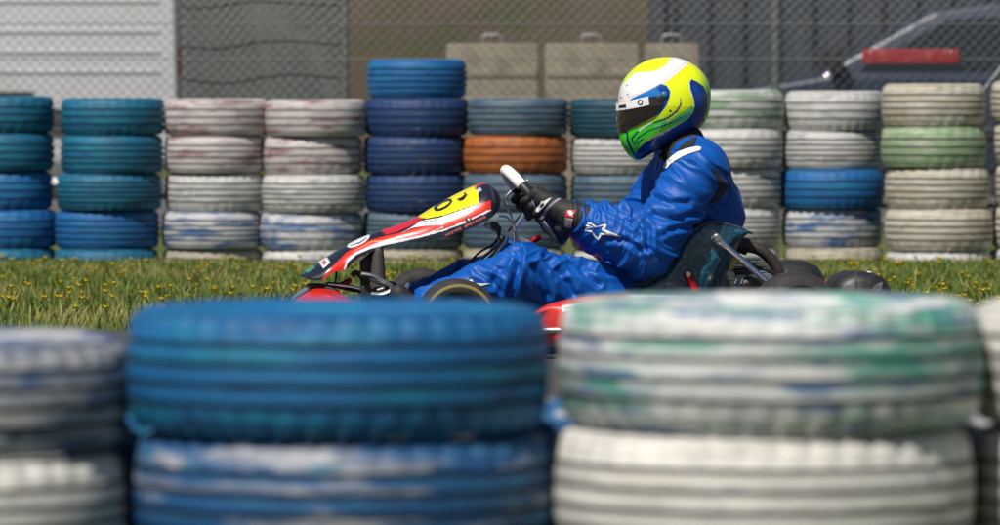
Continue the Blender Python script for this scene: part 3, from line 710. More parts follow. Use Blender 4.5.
for sg in (-1, 1):
    a = K(716, 238, -.215); b = K(767, 282, -.25); a.y *= -sg * -1 * -1 if False else 1
    a = Vector((a.x, sg * .222, a.z)); b = Vector((b.x, sg * .26, b.z)); d = (b - a).normalized()
    st = tube('seat_strut', [a - d * .012, a + d * .010, a + d * .03, a + d * .05, b], [.017, .017, .0125, .0095, .0095], M['chrome'], kart, 14)
    tube('strut_bolt', [a + Vector((0, sg * -.02, 0)), a + Vector((0, sg * .0205, 0)), a + Vector((0, sg * .026, 0))], [.014, .014, .009], M['steel'], st, 12)
    tube('seat_washer', [a - Vector((0, sg * .022, 0)), a - Vector((0, sg * .016, 0))], .021, M['black'], st, 20)
    a = K(687, 274, -.21); b = K(695, 291, -.21); a = Vector((a.x, sg * .222, a.z)); b = Vector((b.x, sg * .232, b.z))
    br = tube('seat_bracket', [a + (a - b) * .12, a, (a + b) / 2, b], [.008, .013, .010, .012], M['red'], kart, 12, flat=.6, flat_dir=Vector((0, 1, 0)))
    tube('bracket_bolt', [a + Vector((0, sg * -.01, 0)), a + Vector((0, sg * .014, 0))], .008, M['chrome'], br, 10)
# engine on the far side
eng = box('engine', (K(756, 300, .3).x, .27, .17), (.17, .15, .15), M['alu'], kart, .015)
for i in range(7): box('cooling_fin', (K(748, 300, .3).x, .27, .2 + i * .0125), (.125, .15, .005), M['alu'], eng, .001)
tube('intake_hose', [K(722, 243, .1), K(733, 244, .1), K(745, 246, .1)], [.024, .027, .025], M['black'], kart, 16, sm=5)
tube('hose_band', [K(744, 245.8, .1), K(748, 247, .1)], .0265, M['black'], kart, 16)
tube('exhaust_pipe', [K(744, 246, .1), K(758, 249, .1), K(769, 257, .1), K(777, 268, .1), K(783, 284, .1), K(787, 300, .1)], .018, grimy('heat_stained_steel', (.09, .07, .06), .45, .6, (.03, .025, .02), .6, 30), kart, 16, sm=6)
box('yellow_tag', K(732.5, 263, -.03), (.012, .02, .05), M['yellow'], kart, .002, Matrix.Rotation(.45, 3, 'Y'))
tube('fuel_line', [K(748, 262, 0), K(758, 268, 0), K(768, 270, 0), K(776, 276, 0)], .006, M['black'], kart, 10, sm=5)
tube('rear_loop', [K(735, 272, -.1), K(748, 272, -.1), K(762, 282, -.1), K(768, 300, -.1)], .011, M['black'], kart, 12, sm=5)
tube('caliper', [K(742, 286, -.2), K(756, 281, -.2), K(764, 290, -.2)], [.018, .024, .016], M['black'], kart, 12, sm=4)
for px_ in (735, 741): tube('caliper_bolt', [K(px_, 284, -.24), K(px_ + 2, 279, -.24)], .005, M['chrome'], kart, 8)
# side pods
for sg in (-1, 1):
    cr = [(532, 316), (548, 306), (566, 301), (590, 297), (620, 295.5), (660, 295.5), (700, 298), (728, 304), (742, 316)]
    Pc = spline([K(x, y, -.5) for x, y in cr], 6); V = []; n = 0
    for i, c in enumerate(Pc):
        t = i / (len(Pc) - 1); b = .15 * math.sin(math.pi * min(max(t, .03), .97)) ** .45; H = max(c.z - .05, .01)
        prof = [(-.40, .05 + H * .75), (-.41, .05 + H * .93), (-.44, .05 + H * .99), (-.47, .05 + H), (-.505, .05 + H * .97), (-.40 - b, .05 + H * .82), (-.405 - b, .05 + H * .55), (-.40 - b, .05 + H * .25), (-.39 - b, .05), (-.42, .04)]
        n = len(prof)
        for (y, z) in prof: V.append((c.x, y * -sg, z))
    Fc = [(i * n + j, i * n + j + 1, (i + 1) * n + j + 1, (i + 1) * n + j) for i in range(len(Pc) - 1) for j in range(n - 1)]
    if sg < 0: pass
    me = mesh('side_pod', V, Fc); o = link('side_pod', me, None, kart); me.materials.append(M.setdefault('podpaint', attr_mat('side_pod_print', .3, .5)))
    Vn = np.array(V); px, py = proj(Vn); C = np.tile(np.array(WHT), (len(Vn), 1)); C[px < 627] = (.6, .03, .02); C[px > 712] = BLK; C[(px > 700) & (px <= 712)] = RED; setcol(me, C)
    sb = o.modifiers.new('subdivision', 'SUBSURF'); sb.levels = sb.render_levels = 2; sd = o.modifiers.new('shell', 'SOLIDIFY'); sd.thickness = .004; sd.offset = 0
    if sg < 0: pod = o
dg = bpy.context.evaluated_depsgraph_get(); pe = pod.evaluated_get(dg); pm = pe.to_mesh()
podbvh = BVHTree.FromPolygons([v.co.copy() for v in pm.vertices], [tuple(p.vertices) for p in pm.polygons]); pe.to_mesh_clear()
stk = decal('name_sticker', [[(562, 306), (597, 301.6), (597, 308.2), (563, 312)]], podbvh, M['white'], pod, .003)
decal('flag_sticker', [[(600, 303.5), (612, 302), (612, 305.5), (601, 307)]], podbvh, M['white'], pod, .003)
fc = bpy.data.curves.new('name_lettering', 'FONT'); fc.body = 'Jannejin FREUDI'; fc.size = 1
to = bpy.data.objects.new('name_lettering', fc); COL.objects.link(to); dg = bpy.context.evaluated_depsgraph_get(); tm = bpy.data.meshes.new_from_object(to.evaluated_get(dg)); bpy.data.objects.remove(to)
tv = np.array([v.co for v in tm.vertices]); tw_ = tv[:, 0].max(); V = []
for x, y, _ in tv:
    u = x / tw_; qx = 564.3 + 31 * u; qy = 310.0 - 3.8 * u - y * 5.0
    h = podbvh.ray_cast(CAML, (RZ.transposed() @ ray(qx, qy)).normalized()); q = h[0] if h[0] is not None else K(qx, qy, -.52)
    V.append(q + Vector((0, -.004, .0015)))
link('name_lettering', mesh('name_lettering', V, [tuple(p.vertices) for p in tm.polygons], False), M['ink'], stk)
# rear bumper: plastic bar behind the rear tyres, bulging at each end
V = []; nyy = 57; n = 14
rx = K(856, 300, -.60).x
for j in range(nyy):
    s = j / (nyy - 1) * 2 - 1; y = .67 * s; e = max(0, min(1, (abs(s) - .45) / .28)); e = e * e * (3 - 2 * e); end = max(0, (abs(s) - .93) / .07)
    rr_x = (.055 + .040 * e) * (1 - .22 * end ** 2); zt = (.15 + .115 * e) * (1 - .10 * end ** 2); zb = .06
    for k in range(n):
        q = 2 * math.pi * k / n; c, s_ = math.cos(q), math.sin(q)
        cx_ = math.copysign(abs(c) ** .75, c) * rr_x; zz = (zt + zb) / 2 + math.copysign(abs(s_) ** .8, s_) * (zt - zb) / 2
        V.append((rx + cx_ + .01, y, zz))
Fc = [(j * n + k, j * n + (k + 1) % n, (j + 1) * n + (k + 1) % n, (j + 1) * n + k) for j in range(nyy - 1) for k in range(n)] + [tuple(range(n))[::-1], tuple((nyy - 1) * n + k for k in range(n))]
bump_o = link('rear_bumper', mesh('rear_bumper', V, Fc, True, 55), M['black'], kart)
bb = bvh_of(bump_o)
decal('bumper_sticker', [[(874, 285), (882.5, 282), (881.5, 291), (871, 291)]], bb, grimy('grey_sticker', (.12, .12, .13), .4), bump_o, .002)
decal('bumper_sticker', [[(863, 268), (868, 268.6), (875, 272.5), (868, 272.8)]], bb, M['white'], bump_o, .002)
decal('bumper_seam', [[(855.6, 266), (856.6, 266), (856.6, 296), (855.6, 296)]], bb, grimy('worn_seam', (.06, .06, .06), .6), bump_o, .002)
tube('bumper_tube', [(xr + .02, -.28, .09), (rx + .01, -.28, .1)], .012, M['steel'], kart); tube('bumper_tube', [(xr + .02, .28, .09), (rx + .01, .28, .1)], .012, M['steel'], kart)
tube('tail_reflector', [K(822, 285, .3), K(832, 284, .3)], .012, M['redp'], kart, 12)

# ================================================================== THE DRIVER
base = K(690, 338, 0); base = Vector((base.x, 0, .06))
person = empty('person', RZ @ base, YAW)
tag(person, 'driver in blue racing suit, black gloves and yellow-green full-face helmet gripping the wheel', 'person')
def pfix(o):                                                # meshes are written in kart coordinates; shift them to the person's own origin
    o.data.transform(Matrix.Translation(-base)); return o
sh, el, wr = K(697, 174, -.185), K(647, 248, -.25), K(585, 220.5, -.185)
hip, kn, an = K(664, 312, -.085), K(527, 274, -.19), K(428, 302, -.15)
mid = el.lerp(wr, .45) + Vector((0, 0, .012))
prims = [(K(683, 305, -.045), K(689, 264, -.05), .11, .108), (K(689, 264, -.05), K(702, 214, -.055), .108, .118), (K(702, 214, -.055), K(699, 174, -.08), .118, .102),
         (K(700, 166, -.13), K(688, 152, -.035), .072, .060), (K(690, 157, 0), K(684, 144, 0), .072, .066, .02), (K(686, 150, 0), K(672, 118, 0), .052, .056, .012), (K(668, 118, 0), K(662, 100, 0), .078, .085, .02),
         (sh, el, .090, .076), (el, mid, .084, .075), (mid, wr, .075, .050), (hip, K(600, 296, -.145), .098, .092), (K(600, 296, -.145), kn, .092, .080), (kn, kn.lerp(an, .5), .078, .066), (kn.lerp(an, .5), an, .066, .050)]
prims = [(np.array(p[0]), np.array(p[1]), *p[2:]) for p in prims]
allp = np.array([q for p in prims for q in (p[0], p[1])]); lo = allp.min(0) - .16; hi = allp.max(0) + .16
V, Fc = implicit(prims, .0038, .030, lo, hi, sym=True)
# cloth folds: displace along normals, fold directions laid out per limb
me0 = mesh('tmp', V, Fc); Nn = np.array([v.normal for v in me0.vertices]); bpy.data.meshes.remove(me0)
def fold(p, n):
    y = -abs(p.y); q = Vector((p.x, y, p.z)); d = 0.0
    def seg(a, b):
        ab = b - a; t = (q - a).dot(ab) / ab.dot(ab); return t, (q - (a + ab * min(max(t, 0), 1))).length
    far = .37 * (p.y > 0)
    best = None
    for nm, a, b, R in (('ua', sh, el, .125), ('fa', el, wr, .12), ('th', hip, kn, .15), ('sn', kn, an, .11)):
        t, dist = seg(a, b)
        if dist < R and -.15 < t < 1.1:
            s = dist / R
            if best is None or s < best[0]: best = (s, nm, t, a, b)
    wz = noise.noise(q * 7 + Vector((far, 3, 1))); w2 = noise.noise(q * 22 + Vector((5, far, 2)))
    def ridges(u, v, c):                                        # sharp-crested cloth folds, long in v
        n1 = noise.noise((u, v, c)); n2 = noise.noise((u * 2.1 + 7, v * 1.7, c + 3))
        return .62 * (1 - min(1, abs(n1) * 2.6)) ** 1.3 + .26 * (1 - min(1, abs(n2) * 2.4)) - .30
    if best:
        s, nm, t, a, b = best; L = (b - a).length; ax = (b - a) / L; rad = q - (a + ax * (t * L)); ang = math.atan2(rad.dot(Vector((0, 1, 0)).cross(ax)), rad.y)
        crease = math.exp(-((t - (.95 if nm in ('ua', 'th') else .05)) / .30) ** 2) + (.8 * math.exp(-((t - .97) / .12) ** 2) if nm == 'fa' else 0) + (.7 * math.exp(-((t - .05) / .25) ** 2) if nm in ('ua', 'th') else 0)
        fr = {'ua': 15, 'fa': 19, 'th': 11, 'sn': 13}[nm]; tw = {'ua': .9, 'fa': -.8, 'th': 1.1, 'sn': -.9}[nm]
        cc, ss = math.cos(ang), math.sin(ang)
        r = ridges(t * L * fr + cc * tw + wz * .35, .55 * ss + .5 * cc, {'ua': 1.3, 'fa': 5.1, 'th': 9.7, 'sn': 14.2}[nm] + far * 9)
        d += (.009 + .016 * min(crease, 1.2)) * r
    else:
        d += .014 * ridges(q.z * 9 + q.x * 5 + wz * .5, q.x * 3 - q.z * 2 + y * 4, 21 + far * 9)
    return d + .003 * wz + .0006 * w2
for i in range(len(V)):
    v = Vector(V[i]); f = fold(v, None); lim = 1.0
    px1, py1 = 0, 0
    V[i] = V[i] + Nn[i] * f
# the deep creases the photo shows at elbow, cuff, hip and knee
z2 = lambda pts: [(400 + x / 3.283, 150 + y / 3.283) for x, y in pts]; z4 = lambda pts: [(540 + x / 3.5, 180 + y / 3.5) for x, y in pts]
CREASE = [(z2([(390, 335), (384, 395), (362, 470)]), .011, 3.4, 0), (z2([(478, 352), (518, 398), (552, 440), (570, 475)]), .013, 3.6, 0), (z2([(440, 385), (468, 430), (486, 478)]), .012, 3.4, 0),
          (z2([(585, 345), (640, 358), (705, 372)]), .009, 2.8, 0), (z2([(300, 445), (335, 385), (372, 340)]), .005, 3.2, 0), (z2([(600, 380), (660, 400), (720, 405)]), .009, 3, 0), (z2([(560, 350), (600, 400), (650, 440)]), .008, 3, 0), (z2([(250, 400), (290, 420), (330, 465)]), .004, 2.6, 0),
          (z4([(262, 88), (335, 128), (378, 180), (380, 238)]), .013, 3.2, 1), (z4([(296, 58), (322, 92), (352, 118)]), .009, 2.6, 1), (z4([(168, 86), (160, 118), (166, 150)]), .006, 2.0, 1), (z4([(190, 84), (206, 112), (204, 140)]), .006, 2.0, 1),
          (z4([(232, 100), (286, 128), (326, 158)]), .008, 2.6, 1), (z4([(235, 205), (300, 212), (350, 246)]), .008, 2.8, 1), (z4([(400, 118), (470, 142), (545, 122)]), .008, 3.2, 1), (z4([(420, 195), (480, 168), (540, 160)]), .008, 3.0, 1), (z4([(395, 60), (450, 80), (520, 78)]), .006, 3.0, 1)]
px, py = proj(V)
for pts, dep, wd_, arm in CREASE:
    best_d = np.full(len(V), 1e9)
    for (x1, y1), (x2, y2) in zip(pts[:-1], pts[1:]):
        ex, ey = x2 - x1, y2 - y1; t = np.clip(((px - x1) * ex + (py - y1) * ey) / (ex * ex + ey * ey), 0, 1)
        best_d = np.minimum(best_d, np.hypot(px - x1 - t * ex, py - y1 - t * ey))
    mask = (Nn[:, 1] * np.sign(V[:, 1]) > -.1) & ((np.abs(V[:, 1]) > .17) if arm else (np.abs(V[:, 1]) > .05))
    V = V + Nn * ((-np.exp(-(best_d / wd_) ** 2) + .55 * np.exp(-((best_d - 1.9 * wd_) / wd_) ** 2)) * dep * mask)[:, None]
px, py = proj(V)
me = mesh('body', V, Fc); me.materials.append(M['suit']); me.materials.append(M['suitblack'])
fcx = np.array([px[list(f)].mean() for f in Fc]); fcy = np.array([py[list(f)].mean() for f in Fc]); yy = np.array([abs(V[f[0]][1]) for f in Fc])
dark = (fcy < 147 - (fcx - 690) * .55) & (fcx < 712) & (yy < .10)
me.polygons.foreach_set('material_index', dark.astype(int).tolist())
body = link('body', me, None, person); bodybvh = bvh_of(body); pfix(body)
def pdecal(name, polys, bvh, mm, parent, off=.002, step=.4): return pfix(decal(name, polys, bvh, mm, parent, off, step))
Z = lambda pts, s, ox, oy: [(ox + x / s, oy + y / s) for x, y in pts]
z3 = lambda pts: Z(pts, 13.133, 570, 210)
star = [stroke(z3([(220, 170), (285, 182), (335, 218), (405, 205), (470, 192)]), [1.4, 1.5, 1.8, 1.5, 1.2]), stroke(z3([(475, 190), (455, 225), (428, 258)]), [1.6, 2.6, 2.2]),
        stroke(z3([(425, 255), (500, 292), (580, 318), (670, 350)]), [2.0, 2.2, 1.8, .4]), stroke(z3([(660, 345), (560, 325), (470, 315), (395, 318)]), [.5, 1.2, 1.9, 1.6]),
        stroke(z3([(408, 315), (392, 350), (370, 390)]), [1.5, 1.7, 1.4]), stroke(z3([(378, 388), (330, 345), (300, 300), (280, 280), (200, 266)]), [1.2, 1.6, 1.8, 1.6, 1.2]),
        stroke(z3([(212, 206), (255, 212), (300, 230)]), [1.0, 1.5, .8]), stroke(z3([(205, 240), (240, 236), (270, 238)]), [.9, 1.2, .6])]
pdecal('sleeve_star', star, bodybvh, M['white'], body)
pdecal('knee_star', [[(461, 283.5), (472, 279), (474, 283), (492, 283.5), (480, 286), (483, 289), (474, 287)]], bodybvh, M['white'], body)
ze = lambda pts: Z(pts, 4.375, 640, 120)
pdecal('shoulder_stripe', [ze([(103, 205), (110, 185), (135, 160), (170, 138), (210, 124), (255, 116), (268, 122), (264, 132), (230, 143), (190, 158), (150, 180), (115, 212), (105, 215)])], bodybvh, M['white'], body, .003)
pdecal('stretch_panel', [ze([(305, 205), (330, 222), (352, 248), (375, 275), (380, 292), (368, 320), (345, 345), (318, 362), (290, 378), (318, 345), (338, 315), (345, 290), (338, 262), (318, 232)])], bodybvh, M['suitblack'], body, .003)
pdecal('collar_patch', [ze([(205, 95), (250, 70), (240, 108), (200, 125), (160, 140), (180, 115)])], bodybvh, M['suitblack'], body, .003)
pdecal('seam', [stroke(ze([(290, 165), (330, 195), (370, 235), (395, 285), (395, 330), (370, 375), (330, 400)]), .5), stroke(ze([(65, 305), (80, 250), (100, 215)]), .5)], bodybvh, mat('dark_blue_stitching', (.002, .02, .2), .7), body)
# gloves
cI = lambda s: rimpt(s / RW); RM = .0285
gp = []; knk = []
yv = Vector((0, 1, 0))
for s, sc_ in ((-.040, 1.0), (-.016, 1.06), (.008, 1.03), (.031, .9)):
    c = cI(s); k = c + (NN * .42 - yv * 1.0) * RM * 1.25; knk.append(k)
    p1 = c + (-NN * .70 - yv * .85) * RM; p2 = c + (-NN * .95 + yv * .45) * RM; p3 = c + (NN * .05 + yv * 1.05) * RM
    gp += [(k, p1, .0125 * sc_, .0115 * sc_, .006), (p1, p2, .0115 * sc_, .0105 * sc_, .004), (p2, p3, .0105 * sc_, .0095 * sc_, .004)]
wp = K(574, 217, -.185)
for k, ra, rb in ((knk[0], .030, .016), (knk[1], .032, .017), (knk[2], .031, .017), (knk[3], .028, .015)):
    gp.append((wp.lerp(k, .25), k, ra, rb, .014))
th = [K(563, 206, -.155), cI(-.030) + NN * .030 - yv * .004, cI(-.052) + NN * .024 + yv * .018, cI(-.064) + NN * .008 + yv * .026]
gp += [(th[0], th[1], .020, .0145, .012), (th[1], th[2], .0145, .0125, .005), (th[2], th[3], .0125, .0105, .005)]
heel = K(562, 228, -.165); gp += [(wp, heel, .032, .022, .012), (heel, K(565, 236, -.15), .020, .013, .01)]
gp += [(wp, K(584, 220.5, -.187), .044, .051, .014), (K(569, 214.5, -.18), wp, .036, .044, .012)]
gp = [(np.array(p[0]), np.array(p[1]), *p[2:]) for p in gp]
ap = np.array([q for p in gp for q in (p[0], p[1])])
GV, GF = implicit(gp, .0022, .01, ap.min(0) - .07, ap.max(0) + .07, pad=.02)
g0 = mesh('tmp', GV, GF); gn = np.array([v.normal for v in g0.vertices]); bpy.data.meshes.remove(g0)
for i in range(len(GV)):
    q = Vector(GV[i]); cuff = max(0, min(1, (q.x - wp.x + .03) / .03))
    GV[i] += gn[i] * (.0016 * noise.noise(q * 60) + .0009 * math.sin(q.x * 500 + 3 * noise.noise(q * 30)) * cuff)
for sg in (1, -1):
    V2 = GV * np.array([1, sg, 1]); F2 = GF if sg > 0 else GF[:, ::-1]
    g = link('glove', mesh('glove', V2, F2), M['glove'], person)
    if sg > 0:
        gb = bvh_of(g); zg = lambda pts: Z(pts, 11.667, 530, 190)
        pfix(g)
        pdecal('glove_star', [zg([(250, 88), (185, 165), (172, 190), (165, 188), (155, 205), (95, 258), (70, 252), (75, 225), (90, 190), (120, 160), (130, 128), (160, 130), (200, 108)])], gb, M['white'], g, .0015, .3)
        pdecal('star_centre', [zg([(122, 185), (145, 152), (165, 160), (150, 185), (125, 205)])], gb, M['suitblack'], g, .0025, .3)
        gm = grimy('grey_glove_piping', (.30, .27, .36), .6)
        for off in (-10, 12): pdecal('piping', [stroke(zg([(345 + off, 100), (280 + off, 140), (205 + off, 215), (155 + off, 290), (142 + off, 345)]), 1.0)], gb, gm, g, .0015, .3)
        pdecal('knuckle_piping', [stroke(zg([(15, 100), (40, 150), (60, 210), (75, 245)]), 1.2)], gb, gm, g, .0015, .3)
        pdecal('cuff_label', [zg([(430, 235), (525, 240), (505, 325), (412, 308)])], gb, M['redp'], g, .0015, .3)
        pdecal('cuff_emblem', [zg([(440, 262), (470, 240), (495, 262), (515, 268), (490, 285), (498, 310), (470, 292), (450, 298), (460, 275)])], gb, M['white'], g, .0025, .3)
        lm = grimy('grey_cuff_print', (.34, .32, .36), .6)
        pdecal('cuff_print', [zg([(412, 322), (500, 335), (478, 440), (400, 425)])], gb, lm, g, .0015, .3)
        for i in range(4): pdecal('print_line', [stroke(zg([(418 + 19 * i, 335 + 4 * i), (406 + 19 * i, 418 + 4 * i)]), .5)], gb, M['ink'], g, .0025, .3)
    else: pfix(g)
# boots
for sg in (1, -1):
    bp = [(an + Vector((.015, 0, .0)), an + Vector((-.02, 0, -.03)), .042, .04), (an + Vector((-.02, 0, -.045)), K(410, 309, -.15), .036, .034), (K(410, 309, -.15), K(399, 294, -.145), .036, .030), (K(413, 318, -.15), an + Vector((-.01, 0, -.07)), .03, .034)]
    bp = [(np.array(p[0]), np.array(p[1]), p[2], p[3]) for p in bp]; ap = np.array([q for p in bp for q in (p[0], p[1])])
    BV, BF = implicit(bp, .006, .02, ap.min(0) - .08, ap.max(0) + .08)
    bt = pfix(link('boot', mesh('boot', BV * np.array([1, sg, 1]), BF if sg > 0 else BF[:, ::-1]), M['glove'], person))
# helmet
sil = [(666.3, 56.9), (655, 58), (645.7, 60.8), (638, 65), (632, 69.8), (626.5, 76), (622.9, 81.5), (620.3, 88), (619, 96), (618.6, 104), (618.7, 116), (619.2, 130), (620.6, 141), (623, 147), (626.3, 152), (630.5, 156.6), (635.4, 160), (640, 160),
       (644, 157.5), (650, 154), (657, 150.5), (672, 144), (686, 136), (700.6, 126), (705, 121), (707.6, 115), (709.6, 105), (710.2, 95.7), (708.8, 84.3), (705.5, 77), (700.6, 70.5), (695, 65.5), (689, 61.8), (683, 59.2), (677.7, 57.6), (672, 56.9)]
HC = K(664, 106, 0); sl = [K(*p, 0) for p in sil]
ang = np.unwrap(np.array([math.atan2(p.z - HC.z, p.x - HC.x) for p in sl])); rad = np.array([math.hypot(p.x - HC.x, p.z - HC.z) for p in sl])
nth, nph = 520, 240; th_ = np.linspace(0, 2 * math.pi, nth, endpoint=False)
r1 = np.interp(th_, ang % (2 * math.pi), rad, period=2 * math.pi)
kk = np.hanning(15); kk /= kk.sum(); r1 = np.convolve(np.concatenate([r1[-7:], r1, r1[:7]]), kk, 'valid')
ph_ = np.linspace(-math.pi / 2, math.pi / 2, nph)
cph = np.abs(np.cos(ph_)) ** .86; sph = np.sign(ph_) * np.abs(np.sin(ph_)) ** .92
X = HC.x + (r1 * np.cos(th_))[:, None] * cph; Zc = HC.z + (r1 * np.sin(th_))[:, None] * cph
HWd = .126; frac = np.clip((Zc - HC.z + .15) / .15, 0, 1); ysc = .80 + .20 * frac ** .8
Yc = HWd * sph[None, :] * ysc
HV = np.stack([X, Yc, Zc], -1).reshape(-1, 3)
I, J = np.meshgrid(np.arange(nth), np.arange(nph - 1), indexing='ij'); I2 = (I + 1) % nth
HF = np.stack([I * nph + J, I * nph + J + 1, I2 * nph + J + 1, I2 * nph + J], -1).reshape(-1, 4)
me = mesh('helmet', HV, HF); px, py = proj(HV)
zh = lambda pts: Z(pts, 4.375, 600, 50)
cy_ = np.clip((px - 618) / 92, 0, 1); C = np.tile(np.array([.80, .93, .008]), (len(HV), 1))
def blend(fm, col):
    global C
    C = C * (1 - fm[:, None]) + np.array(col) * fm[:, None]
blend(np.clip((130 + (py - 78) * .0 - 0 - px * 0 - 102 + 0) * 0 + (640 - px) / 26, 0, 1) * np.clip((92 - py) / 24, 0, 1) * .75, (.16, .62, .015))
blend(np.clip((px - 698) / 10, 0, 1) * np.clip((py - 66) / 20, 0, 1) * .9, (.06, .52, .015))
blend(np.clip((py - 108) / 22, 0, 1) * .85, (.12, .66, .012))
GRN, NVY, LBL = (.05, .74, .010), (.004, .035, .20), (.006, .16, .52)
fill([zh([(60, 365), (130, 350), (205, 335), (262, 300), (300, 312), (335, 290), (400, 245), (410, 250), (405, 278), (380, 302), (300, 337), (230, 367), (180, 402), (160, 445), (150, 485), (100, 480), (60, 420)])], GRN)
fill([zh([(300, 312), (345, 292), (398, 252), (405, 262), (396, 280), (360, 303), (290, 330), (232, 345), (240, 330)])], (.20, .66, .28))
fill([zh([(390, 135), (400, 127), (425, 137), (455, 160), (470, 195), (473, 250), (455, 300), (470, 330), (350, 420), (250, 470), (165, 500), (152, 470), (160, 440), (200, 402), (260, 367), (330, 332), (380, 302), (405, 272), (412, 245), (408, 210), (392, 170)])], NVY)
fill([stroke(zh([(400, 127), (391, 140), (394, 172), (409, 212), (413, 245), (406, 272), (381, 302), (330, 333), (260, 368), (200, 403)]), [.4, .8, .9, .8, .7, .7, .7, .6, .5, .4])], (.7, .8, .75))
fill([zh([(400, 150), (420, 155), (445, 185), (455, 230), (440, 250), (425, 215), (408, 180)])], (.006, .055, .34))
fill([zh([(60, 150), (84, 158), (112, 138), (150, 100), (178, 97), (240, 92), (285, 66), (318, 25), (345, 20), (395, 52), (330, 106), (270, 150), (200, 191), (140, 213), (84, 232), (60, 240)])], (.82, .82, .82))
for pts in ([(388, 60), (330, 108), (270, 152), (200, 193), (140, 215), (88, 233)], [(380, 50), (322, 98), (262, 142), (192, 183), (120, 208)], [(318, 38), (286, 68), (250, 90)]): fill([stroke(zh(pts), .45)], (.5, .12, .16))
fill([zh([(124, 224), (140, 210), (205, 180), (268, 146), (292, 155), (308, 180), (305, 205), (292, 242), (262, 282), (215, 302), (190, 240), (150, 235)])], LBL)
fill([zh([(245, 165), (268, 152), (290, 158), (306, 180), (305, 205), (292, 242), (262, 282), (262, 230), (280, 195), (262, 180)])], (.004, .04, .28))
fill([stroke(zh([(352, 208), (354, 238), (335, 268), (295, 298), (235, 318), (172, 350), (138, 388), (146, 412)]), [.6, 1.6, 2.0, 1.8, 1.5, 1.6, 1.8, 1.2]), stroke(zh([(150, 418), (165, 385), (215, 352), (300, 322), (378, 285)]), [1, 1.3, 1.4, 1.2, .4]),
      stroke(zh([(60, 355), (118, 358), (122, 398), (140, 440), (165, 482)]), [2.2, 2.4, 2.4, 2.2, 1.6]), stroke(zh([(160, 415), (188, 388)]), 1.3), stroke(zh([(95, 405), (112, 420), (130, 450)]), 1.0)], (.003, .02, .12))
fill([stroke(zh([(168, 354), (200, 332), (228, 318)]), 1.3)], (.75, .78, .82)); fill([stroke(zh([(262, 372), (285, 362), (306, 350)]), 1.2)], (.7, .7, .72)); fill([stroke(zh([(280, 366), (302, 354)]), 1.2)], (.5, .03, .05))
fill([oval(*zh([(308, 267)])[0], 1.3, 1.3)], (.02, .02, .02)); fill([stroke(zh([(477, 205), (474, 250)]), .9)], (.6, .6, .6))
fill([stroke(zh([(112, 158), (122, 150)]), .8), oval(*zh([(121, 194)])[0], .8, .8)], (.03, .03, .03)); fill([stroke(zh([(88, 205), (100, 212)]), 1.2)], (.7, .1, .15))
# the underside round the neck is black padding
below = inside([(640, 160.5), (644, 157.3), (650, 153.8), (657, 150), (672, 143.5), (686, 135.5), (700, 126), (704, 124), (706, 140), (660, 175)], px, py) | ((np.abs(HV[:, 1]) < .085) & inside([(641, 155), (657, 147.5), (686, 133), (700, 123), (715, 140), (650, 175)], px, py))
C[below] = (.012, .012, .014)
setcol(me, C); hm = link('helmet', me, M['paint'], person)
nrm = np.array([v.normal for v in me.vertices]); fm_ = HV[HF].mean(1); fx, fy = proj(fm_)
def shell(name, poly, off, th, m, parent, zlim=None):
    sel = HF[inside(poly, fx, fy)]; ids, inv = np.unique(sel, return_inverse=True); V = HV[ids] + nrm[ids] * off
    o = link(name, mesh(name, V, inv.reshape(-1, 4)), m, parent); sd = o.modifiers.new('thickness', 'SOLIDIFY'); sd.thickness = th; sd.offset = 1; return pfix(o)
vis = [(600, 104.5), (619, 104.2), (634, 100.5), (649, 97), (654, 96.6), (658.5, 95.6), (662, 96.2), (663.6, 99), (662.5, 104), (658.8, 110.5), (654.8, 115.2), (648, 119.5), (636, 125.5), (626, 130), (619, 132.2), (600, 132.5)]
vz = shell('visor', vis, .0015, .003, M['visor'], hm)
shell('visor_strip', [(600, 104), (619, 103.6), (634, 100), (648.8, 96.6), (649.6, 105), (634, 108.4), (619, 111), (600, 111.4)], .0047, .0008, M['white'], vz)
hb = bvh_of(hm)
def on_helmet(px_, py_, off):
    d = (RZ.transposed() @ ray(px_, py_)).normalized(); h = hb.ray_cast(CAML, d); return h[0], (h[1] if h[1].dot(d) < 0 else -h[1])
for sg in (1, -1):
    for (nm, px_, py_, r, hgt, mm) in (('pivot_screw', 664.3, 94.4, .0085, .009, mat('blue_pivot', (.02, .16, .30), .35)), ('pivot_cover', 660, 98.5, .012, .0065, M['ink'])):
        c, n_ = on_helmet(px_, py_, 0); a, b = c - n_ * .002, c + n_ * hgt; a.y *= sg; b.y *= sg
        pfix(tube(nm, [a, a.lerp(b, .85), b], [r, r, r * .75], mm, vz, 20))
c, n_ = on_helmet(641, 102.3, 0); a = c + n_ * .0055
Rm = n_.to_track_quat('Z', 'Y').to_matrix(); V, Fc = latheVF([(.0052, 0), (.0088, 0), (.0088, .0008), (.0052, .0008)], 24)
pfix(link('strip_emblem', mesh('strip_emblem', [Rm @ Vector(v) + a for v in V], Fc), M['ink'], vz))
hb2 = bvh_of(hm)
pdecal('strip_print', [[(620, 105.6), (627, 104.2), (627, 107), (620, 108.2)]], hb2, M['ink'], vz, .0075, .3)
pfix(hm)

